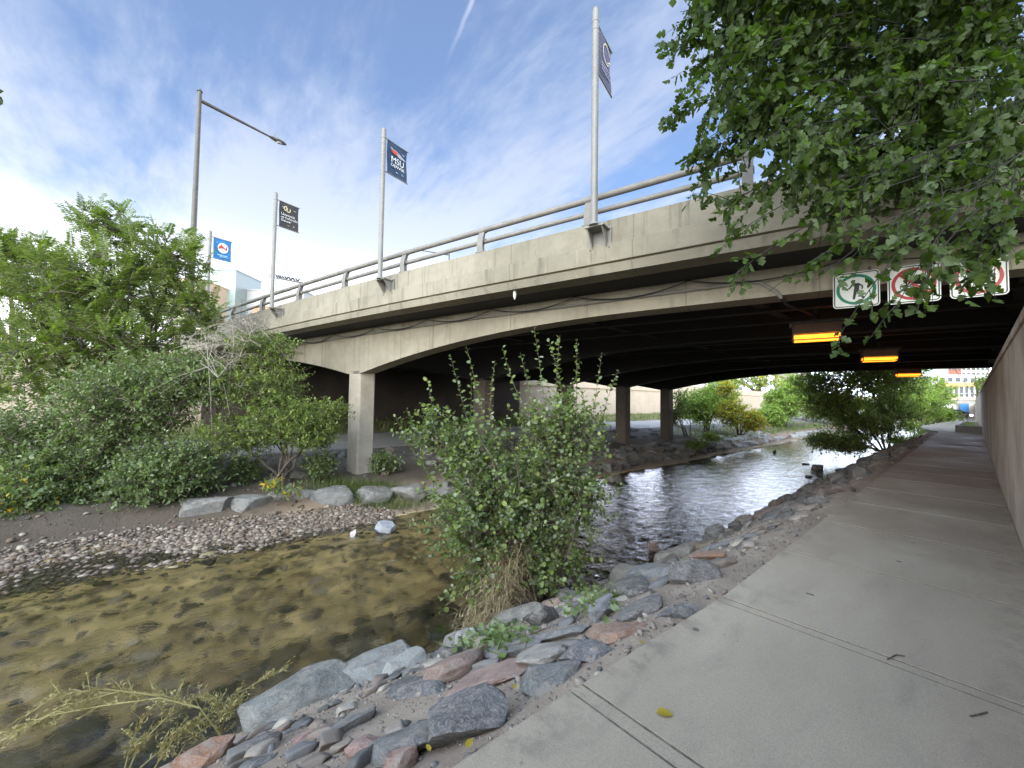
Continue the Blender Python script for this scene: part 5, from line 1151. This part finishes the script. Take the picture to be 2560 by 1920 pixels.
# grasses and weeds
def blades(name, bases, H_, lean, mat, wd_=.006, label=None, cat='grass', seg=4, parent=None, droop=.6, dirs=None):
    n = len(bases); Bp = np.array(bases, float); V = np.zeros((n, (seg + 1) * 2, 3)); F = []
    for i in range(n):
        th = rng.uniform(0, 6.28); d = np.array([math.cos(th), math.sin(th), 0]) if dirs is None else unit(np.array(dirs[i])); h = H_ * rng.uniform(.5, 1.25); ln = lean * rng.uniform(.3, 1.2); s_ = np.array([-d[1], d[0], 0]); w = wd_ * rng.uniform(.7, 1.3)
        for j in range(seg + 1):
            u_ = j / seg; p = Bp[i] + np.array([0, 0, h * (u_ - droop * ln * u_ * u_)]) + d * h * ln * u_ * u_; ww = w * (1 - u_ * .85); V[i, 2 * j] = p - s_ * ww; V[i, 2 * j + 1] = p + s_ * ww
    t = np.array([[2 * j, 2 * j + 1, 2 * j + 3, 2 * j + 2] for j in range(seg)]); F = (t[None] + (np.arange(n) * (seg + 1) * 2)[:, None, None]).reshape(-1, 4)
    o = np_mesh(name, V.reshape(-1, 3), F, mat, parent)
    if parent is None: tag(o, label, cat, kind='stuff')
    return o
bs = []
for i in range(2600):
    px = 850 + random.gauss(60, 75); py = 1225 + random.gauss(0, 13); c = wd(px, py, 13.6 + random.uniform(-.7, .7)); bs.append((c.x, c.y, c.z - .03))
blades('grass_clump', bs, .42, .9, L_GRASS, .009, 'long bent green grass around the foot of the front bridge column')
bs = [(random.uniform(-29.9, -26.2), random.uniform(-10, 90), 0) for i in range(9000)]; bs = [(x, y, gz(x, y)) for x, y, z in bs]
blades('grass_slope', bs, .35, .4, L_GRASS, .025, 'grass strip between the far trail and the beige wall', seg=2)
bs = []
for i in range(2200):
    a = random.uniform(32, 70); L = random.choice((random.gauss(-16.3, .9), random.gauss(-13.9, .5))); bs.append((L, a, gz(L, a)))
for i in range(900):
    a = random.uniform(34, 75); L = random.uniform(-4.6, -2.6); bs.append((L, a, gz(L, a)))
blades('bank_grass', bs, .45, .5, L_YG, .02, 'rough grass on the banks beyond the bridge', seg=2)
# dead flood-caught grass hanging in the shrub foot
bs, ds = [], []
for i in range(2100):
    u_ = random.random(); px = 1215 + 90 * u_ + random.gauss(0, 30 - 10 * u_) - 20; py = 1590 - 190 * u_ + random.gauss(0, 26); c = W(px, py, 6.05 + .75 * u_ + random.uniform(-.18, .18)); c.z = max(c.z, gz(c.x, c.y) + .02); bs.append(tuple(c)); ds.append((random.uniform(-1, 1), random.uniform(-1, 1), 0))
for i in range(500):
    px = random.gauss(1385, 32); py = random.gauss(1510, 24); c = W(px, py, 7.0); c.z = gz(c.x, c.y) + random.uniform(0, .12); bs.append(tuple(c)); ds.append((random.uniform(-1, 1), random.uniform(-1, 1), 0))
blades('dead_grass', bs, .19, 2.2, L_DRY, .006, 'tangle of dead straw-coloured grass caught at the foot of the shrub', 'dead grass', dirs=ds, droop=.8)
def ivy(cx, cy, t, n, rx, ry, label, leaf=.075):
    root = empty('ivy', wd(cx, cy, t), label, 'ground plant'); P, D, N, SZ = [], [], [], []; m = MB(); prev = None
    for i in range(n):
        px, py = random.gauss(cx, rx), random.gauss(cy, ry); p = on_ground(px, py); p = np.array(p) + np.array([0, 0, random.uniform(.02, .16)]); P.append(p); D.append(unit(rng.normal(0, 1, 3) * np.array([1, 1, .3]))); N.append(unit(np.array([0, 0, 1.0]) + rng.normal(0, .45, 3))); SZ.append(leaf * rng.uniform(.6, 1.2))
    m.tube(sorted([Vector(q.tolist()) - Vector((0, 0, .03)) for q in P[::9]], key=lambda q: q.y), .004, 4); m.build('stem', M_BARK, root); leaves('foliage', P, D, N, SZ, 'lobe', L_THICK, root)
ivy(1225, 1612, 6.4, 230, 48, 20, 'dark green ivy creeping below the dead grass'); ivy(1470, 1500, 7.2, 260, 40, 26, 'low leafy plant right of the shrub foot'); ivy(1100, 1615, 6.2, 34, 22, 7, 'few ivy leaves on the grey slab at the water')
# yellow dry weed at bottom left: long arching stems with short side twigs
wr = empty('yellow_weed', on_ground(640, 1850), 'tall dry yellow weed with arching feathery stems at the lower left', 'weed'); m = MB(); P, D, N, SZ = [], [], [], []
c0 = on_ground(560, 1830)
def weed(pts2, t0, t1, r=.008, side=26, sl=.16):
    n = len(pts2); pts = [np.array(W(x, y, t0 + (t1 - t0) * i / (n - 1))) for i, (x, y) in enumerate(pts2)]
    fine = []
    for i in range(n - 1):
        for u_ in np.linspace(0, 1, 6, endpoint=False): fine.append(pts[i] * (1 - u_) + pts[i + 1] * u_)
    fine.append(pts[-1]); m.tube(fine, list(np.linspace(r, r * .25, len(fine))), 5, False)
    for k in range(side):
        i = int(rng.uniform(.15, .97) * (len(fine) - 1)); p = fine[i]; tg = unit(fine[min(i + 1, len(fine) - 1)] - fine[i - 1]); d = unit(tg + rng.normal(0, .55, 3)); L = sl * rng.uniform(.4, 1.3); e = p + d * L + np.array([0, 0, -.04 * L]); m.tube([p, (p + e) / 2 + np.array([0, 0, .01]), e], [r * .35, r * .28, r * .12], 3, False)
        for j in range(5): q = p + (e - p) * rng.uniform(.3, 1); P.append(q); D.append(unit(d + rng.normal(0, .8, 3))); N.append(unit(rng.normal(0, 1, 3))); SZ.append(rng.uniform(.02, .045))
for pts2, t0, t1, sd in (([(560, 1850), (500, 1770), (400, 1735), (300, 1728), (180, 1760), (60, 1815), (-20, 1870)], 4.2, 3.6, 46), ([(500, 1770), (400, 1745), (250, 1765), (120, 1790), (10, 1850)], 4.0, 3.6, 26), ([(400, 1740), (260, 1722), (150, 1735), (60, 1790)], 3.9, 3.5, 18), ([(350, 1920), (420, 1860), (520, 1790), (600, 1730), (715, 1668)], 3.9, 4.6, 50), ([(320, 1930), (350, 1860), (430, 1780), (450, 1730)], 3.8, 4.0, 30), ([(310, 1930), (330, 1850), (360, 1790)], 3.8, 3.9, 16), ([(420, 1930), (470, 1850), (560, 1790), (590, 1760)], 4.0, 4.3, 46), ([(540, 1880), (560, 1800), (540, 1750), (480, 1740)], 4.3, 4.4, 40), ([(380, 1930), (440, 1840), (500, 1800)], 3.9, 4.1, 36)):
    weed(pts2, t0, t1, side=int(sd * 1.5))
m.build('stem', L_WEED, wr); leaves('seed_tuft', P, D, N, SZ, 'lance', L_WEED, wr)
# fallen leaves and twigs on the path
def fallen(px, py, size, label, col=L_YEL, th=0.0):
    p = on_z(px, py, .006); root = None; P = [np.array(p)]; o = leaves('fallen_leaf', P, [np.array([math.cos(th), math.sin(th), .02])], [np.array([.15, .1, 1.0])], [size], 'oval', col, None, .0); tag(o, label, 'leaf')
fallen(1640, 1780, .085, 'curled orange leaf lying alone on the pavement', th=.6); fallen(1165, 1870, .06, 'orange leaf on the dirt at the pavement edge', th=2)
for i, (x, y) in enumerate(((1598, 1613), (1355, 1712), (1282, 1735), (1075, 1895), (660, 1862), (1920, 1415), (790, 1765))):
    p = on_ground(x, y); o = leaves('fallen_leaf', [np.array(p) + np.array([0, 0, .03])], [np.array([math.cos(i), math.sin(i), 0])], [np.array([.1, .1, 1])], [.05], 'oval', L_YEL, None, 0); tag(o, 'small yellow leaf lying on the stony bank', 'leaf', 'small fallen leaves on the bank')
for i, (pts_, lb) in enumerate(((((2218, 1648), (2240, 1637), (2262, 1640)), 'forked brown twig on the pavement joint'), (((2425, 1790), (2450, 1785), (2468, 1780)), 'bent twig on the pavement at the right'), (((2015, 1482), (2035, 1488)), 'short pale twig on the pavement'))):
    m = MB(); m.tube([on_z(x, y, .006) for x, y in pts_], .004, 5); o = m.build('twig', M_BARK); tag(o, lb, 'twig')

# ------------------------------------------------------------------ planter, person, vehicles, far bridge and buildings
pl_ = empty('planter', (-.2, 40, 0), 'low concrete planter with grass against the near wall beyond the bridge', 'planter')
m = MB(); m.hexa([(-.70, 36.1, -.1), (.34, 36.1, -.1), (.34, 36.3, -.1), (-.70, 36.3, -.1)], [(-.70, 36.1, .42), (.34, 36.1, .42), (.34, 36.3, .42), (-.70, 36.3, .42)]); m.hexa([(-.70, 36.3, -.1), (-.55, 36.3, -.1), (-.50, 52, -.4), (-.62, 52, -.4)], [(-.70, 36.3, .42), (-.55, 36.3, .42), (-.50, 52, .3), (-.62, 52, .3)]); m.build('kerb', M_TRAIL, pl_, bevel=.02)
m = MB(); m.hexa([(-.55, 36.3, 0), (.34, 36.3, 0), (.34, 60, -.3), (-.5, 60, -.3)], [(-.55, 36.3, .28), (.34, 36.3, .32), (.34, 60, .0), (-.5, 60, -.05)]); m.build('soil', M_GROUND, pl_)
blades('grass', [(lambda y: (random.uniform(-.5, .3), y, .26 - (y - 36.4) * .012))(random.uniform(36.4, 60)) for i in range(1400)], .10, .4, L_YG, .012, parent=pl_, seg=2)
# person on a kick scooter, seen from behind
pp = W(2417, 1050, 83); gzz = pp.z; P0 = Vector((pp.x, pp.y, pp.z))
def skin_person(P0):
    me = bpy.data.meshes.new('person'); fw = Vector((0, 1, 0)); rt = Vector((1, 0, 0))
    J = {'pel': (0, 0, .92, .15), 'bel': (0, 0, 1.08, .145), 'che': (0, .03, 1.32, .17), 'nek': (0, .05, 1.47, .065), 'hed': (0, .08, 1.60, .10), 'top': (0, .08, 1.70, .085),
         'hl': (-.10, 0, .84, .10), 'kl': (-.11, .06, .50, .07), 'al': (-.10, -.02, .12, .045), 'tl': (-.10, .14, .08, .04), 'hr': (.10, 0, .84, .10), 'kr': (.11, .04, .50, .07), 'ar': (.10, -.10, .14, .045), 'tr': (.10, .06, .09, .04),
         'sl': (-.20, .03, 1.38, .07), 'el': (-.30, .16, 1.16, .05), 'wl': (-.22, .38, 1.10, .038), 'sr': (.20, .03, 1.38, .07), 'er': (.30, .16, 1.16, .05), 'wr': (.22, .38, 1.10, .038)}
    E = [('pel', 'bel'), ('bel', 'che'), ('che', 'nek'), ('nek', 'hed'), ('hed', 'top'), ('pel', 'hl'), ('hl', 'kl'), ('kl', 'al'), ('al', 'tl'), ('pel', 'hr'), ('hr', 'kr'), ('kr', 'ar'), ('ar', 'tr'), ('che', 'sl'), ('sl', 'el'), ('el', 'wl'), ('che', 'sr'), ('sr', 'er'), ('er', 'wr')]
    ks = list(J); me.from_pydata([J[k][:3] for k in ks], [(ks.index(a), ks.index(b)) for a, b in E], [])
    o = bpy.data.objects.new('person', me); COL.objects.link(o); o.location = P0; sk = o.modifiers.new('skin', 'SKIN')
    if not me.skin_vertices: me.skin_vertices.new()
    for i, k in enumerate(ks): me.skin_vertices[0].data[i].radius = (J[k][3], J[k][3])
    me.skin_vertices[0].data[0].use_root = True; o.modifiers.new('sub', 'SUBSURF').render_levels = 2; me.materials.append(mat_plain('dark_clothes', (.03, .032, .038), .8, 0, .2)); return o
pe = skin_person(P0 + Vector((0, 0, .02))); tag(pe, 'person in dark clothes riding a kick scooter away along the far path', 'person')
sc_ = empty('kick_scooter', P0, 'small dark kick scooter under the distant rider', 'scooter')
m = MB(); m.box(P0 + Vector((0, 0, .12)), .16, .75, .04); m.tube([P0 + Vector((0, .38, .12)), P0 + Vector((0, .46, 1.1))], .02, 8); m.tube([P0 + Vector((-.25, .46, 1.1)), P0 + Vector((.25, .46, 1.1))], .018, 8); m.build('frame', M_DARK, sc_)
for dy in (-.4, .45): m = MB(); m.tube([P0 + Vector((-.025, dy, .1)), P0 + Vector((.025, dy, .1))], .1, 16); m.build('wheel', M_BLACK, sc_)
# far bridge
fb = empty('far_bridge', W(2405, 1000, 100), 'distant flat concrete bridge crossing the path and river beyond the trees', 'bridge'); c = W(2405, 1000, 100)
m = MB(); za = 1.6 + (1015 - 1010) * .1; m.box((c.x - 14, c.y + 4, za + .5), 36, 10, .95); m.build('girder', M_TRAIL, fb); m = MB(); m.box((c.x - 14, c.y + 4, za + 1.35), 36.4, 10.4, .75); m.build('parapet', M_BEIGE, fb)
m = MB(); m.tube([(c.x - 32, c.y - 1.2, za + 2.6), (c.x + 4, c.y - 1.2, za + 2.6)], .05, 6); 
for k in range(19): m.tube([(c.x - 32 + 2 * k, c.y - 1.2, za + 1.7), (c.x - 32 + 2 * k, c.y - 1.2, za + 2.6)], .04, 5)
m.build('railing', M_WHITE, fb)
# blue door panel and pale wall below the far bridge
M_BLUEP = mat_plain('blue_paint', (.06, .22, .50), .6, 0, .15); M_CREAM = mat_plain('cream_render', (.62, .56, .47), .8, 0, .08); M_ORB = mat_plain('orange_awning', (.75, .42, .18), .7, 0, .08); M_BRK = mat_plain('red_brick', (.40, .15, .09), .85, 0, .15); M_GLS = mat_plain('dark_window_glass', (.06, .07, .085), .12, 0, .1); M_WHT = mat_plain('white_paint', (.75, .74, .71), .6, 0, .05); M_TEAL = mat_plain('green_glass', (.36, .45, .41), .15, 0, .08); M_GRY = mat_plain('grey_render', (.45, .43, .41), .8, 0, .08); M_MUL = mat_plain('mullion', (.30, .35, .33), .5, 0, .05)
e = empty('end_wall', W(2420, 1040, 128), 'pale wall with bright blue panel below the far bridge', 'wall'); a_, b_ = W(2370, 1036, 128), W(2445, 1036, 128)
m = MB(); m.hexa([a_, b_, b_ + Vector((.2, .6, 0)), a_ + Vector((0, .6, 0))], [p + Vector((0, 0, 5)) for p in (a_, b_, b_ + Vector((.2, .6, 0)), a_ + Vector((0, .6, 0)))]); m.build('wall_face', M_CREAM, e)
a_, b_ = W(2400, 1034, 127), W(2423, 1034, 127); m = MB(); m.hexa([a_, b_, b_ + Vector((0, .3, 0)), a_ + Vector((0, .3, 0))], [p + Vector((0, 0, 3.6)) for p in (a_, b_, b_ + Vector((0, .3, 0)), a_ + Vector((0, .3, 0)))]); m.build('panel', M_BLUEP, e)
def car(P, d, col, label, name='parked_car'):
    d = d.normalized(); s = Vector((-d.y, d.x, 0)); root = empty(name, P, label, 'car'); Q = lambda x, y, z: P + d * x + s * y + Vector((0, 0, z))
    def ext(prof, w, w2=None):
        m = MB(); m.hexa([Q(x, -w, z) for x, z in prof], [Q(x, w, z) for x, z in prof]); return m
    ext([(-2.2, .35), (-2.2, .85), (-1.9, .95), (1.1, .95), (2.1, .78), (2.25, .4), (2.2, .3), (-2.1, .3)], .88).build('body', col, root, bevel=.06)
    ext([(-1.8, .94), (-1.35, 1.45), (.35, 1.47), (1.1, .94)], .74).build('cabin', M_GLS, root, bevel=.05)
    ext([(-1.3, 1.44), (-1.2, 1.50), (.25, 1.51), (.35, 1.46)], .70).build('roof', col, root)
    for x in (-1.35, 1.4):
        for y in (-.86, .72): m = MB(); m.tube([Q(x, y, .32), Q(x, y + .14, .32)], .32, 20); m.build('wheel', M_BLACK, root)
    for y in (-.6, .6): m = MB(); m.box(Q(2.2, y, .62), .1, .3, .14); m.build('headlight', M_WHT, root)
Pc = W(2393, 1037, 112); car(Pc, Vector((.75, .65, 0)), mat_plain('black_car_paint', (.03, .035, .04), .25), 'dark parked car below the far bridge')
m = MB(); a_, b_ = W(2378, 1043, 105), W(2421, 1043, 105); m.hexa([a_, b_, b_ + Vector((0, .4, 0)), a_ + Vector((0, .4, 0))], [p + Vector((0, 0, .6)) for p in (a_, b_, b_ + Vector((0, .4, 0)), a_ + Vector((0, .4, 0)))])
tag(m.build('barrier', M_GRY, None, bevel=.03), 'low pale barrier across the end of the far path', 'barrier')

def facade(name, label, p0, p1, z0, z1, depth, mat, cols, rows, win, cat='building', frame=None, wfrac=(.6, .6), extra=None):
    """building with its front between p0 and p1; each window a part"""
    p0, p1 = Vector(p0), Vector(p1); p0.z = p1.z = 0; d = (p1 - p0); L = d.length; d.normalize(); nb = Vector((-d.y, d.x, 0))
    if nb.dot(p0 - EYE) < 0: nb = -nb
    root = empty(name, (p0.x, p0.y, z0), label, cat); Q = lambda u_, v_, z: p0 + d * u_ + nb * v_ + Vector((0, 0, z))
    m = MB(); m.hexa([Q(0, 0, z0), Q(L, 0, z0), Q(L, depth, z0), Q(0, depth, z0)], [Q(0, 0, z1), Q(L, 0, z1), Q(L, depth, z1), Q(0, depth, z1)]); m.build('wall', mat, root)
    m = MB(); m.hexa([Q(-.2, -.2, z1), Q(L + .2, -.2, z1), Q(L + .2, depth + .2, z1), Q(-.2, depth + .2, z1)], [Q(-.2, -.2, z1 + .35), Q(L + .2, -.2, z1 + .35), Q(L + .2, depth + .2, z1 + .35), Q(-.2, depth + .2, z1 + .35)]); m.build('roof', frame or mat, root)
    cw, ch = L / cols, (z1 - z0) / rows
    for i in range(cols):
        for j in range(rows):
            u0, u1 = (i + .5 - wfrac[0] / 2) * cw, (i + .5 + wfrac[0] / 2) * cw; y0, y1 = z0 + (j + .5 - wfrac[1] / 2) * ch, z0 + (j + .5 + wfrac[1] / 2) * ch
            m = MB(); m.hexa([Q(u0, -.06, y0), Q(u1, -.06, y0), Q(u1, .02, y0), Q(u0, .02, y0)], [Q(u0, -.06, y1), Q(u1, -.06, y1), Q(u1, .02, y1), Q(u0, .02, y1)]); w = m.build('window', win, root)
    return root
def bz(px, py, t): return W(px, py, t).z
t = 120; facade('glass_building', 'pale green glass office block behind the bridge end', W(500, 700, t), W(590, 700, t), 3, bz(560, 676, t), 12, M_MUL, 6, 6, M_TEAL, wfrac=(.94, .93))
t = 125; facade('low_building', 'grey flat-roofed building right of the green glass block', W(586, 740, t), W(760, 740, t), 3, bz(620, 718, t) - 1, 14, M_GRY, 7, 3, M_GRY, wfrac=(.9, .9))
t = 118; facade('brick_building', 'small orange brick building seen through the bridge railing', W(632, 770, t), W(720, 770, t), 3, bz(660, 768, t), 6, mat_plain('orange_brick', (.50, .27, .17), .85, 0, .12), 5, 3, M_GLS, wfrac=(.5, .5))
t = 110; facade('beige_building', 'sand-coloured building behind the thicket left of the glass block', W(440, 720, t), W(505, 720, t), 3, bz(480, 700, t), 10, mat_plain('sand_render', (.62, .45, .32), .8, 0, .1), 4, 4, M_CREAM)
t = 170; facade('pavilion', 'cream pavilion with orange awning and white columns beyond the far bridge', W(2345, 990, t), W(2450, 990, t), 2.5, bz(2400, 958, t), 8, M_WHT, 8, 1, M_GLS, wfrac=(.62, .75))
aw = bpy.data.objects['pavilion']; a_, b_ = W(2340, 966, t - 1), W(2455, 966, t - 1); m = MB(); m.hexa([a_, b_, b_ + Vector((0, 2, 0)), a_ + Vector((0, 2, 0))], [p + Vector((0, 0, 1.6)) for p in (a_, b_, b_ + Vector((0, 2, 0)), a_ + Vector((0, 2, 0)))]); m.build('awning', M_ORB, aw)
t = 200; facade('terrace_building', 'white terraced building with balconies above the pavilion', W(2310, 980, t), W(2500, 980, t), 3, bz(2400, 938, t), 12, M_WHT, 10, 3, M_GLS, wfrac=(.6, .45))
t = 240; facade('red_brick_building', 'red brick and glass building at the top of the far view', W(2372, 940, t), W(2402, 940, t), 3, bz(2400, 915, t), 12, M_BRK, 4, 6, M_GLS, wfrac=(.5, .5)); facade('tower_block', 'pale tower block with red panels at the far right opening', W(2404, 940, t), W(2475, 940, t), 3, bz(2400, 880, t), 12, M_CREAM, 6, 8, M_GLS, wfrac=(.65, .55))
t = 230; facade('blue_glass_building', 'pale blue glass building behind the far trees', W(2300, 940, t), W(2371, 940, t), 3, bz(2350, 905, t), 12, mat_plain('pale_blue_glass', (.42, .52, .58), .2, 0, .05), 8, 8, M_TEAL, wfrac=(.85, .8))
t = 160; facade('street_building', 'pale street building above the beige wall beyond the bridge', W(1680, 980, t), W(1860, 980, t), 3, bz(1750, 930, t), 12, M_CREAM, 10, 4, M_GLS); facade('corner_building', 'tall pinkish building behind the street tree', W(1985, 980, t), W(2030, 980, t), 3, bz(2000, 900, t), 12, mat_plain('pink_render', (.48, .38, .35), .8, 0, .08), 3, 8, M_GLS)
print('objects', len(bpy.data.objects))
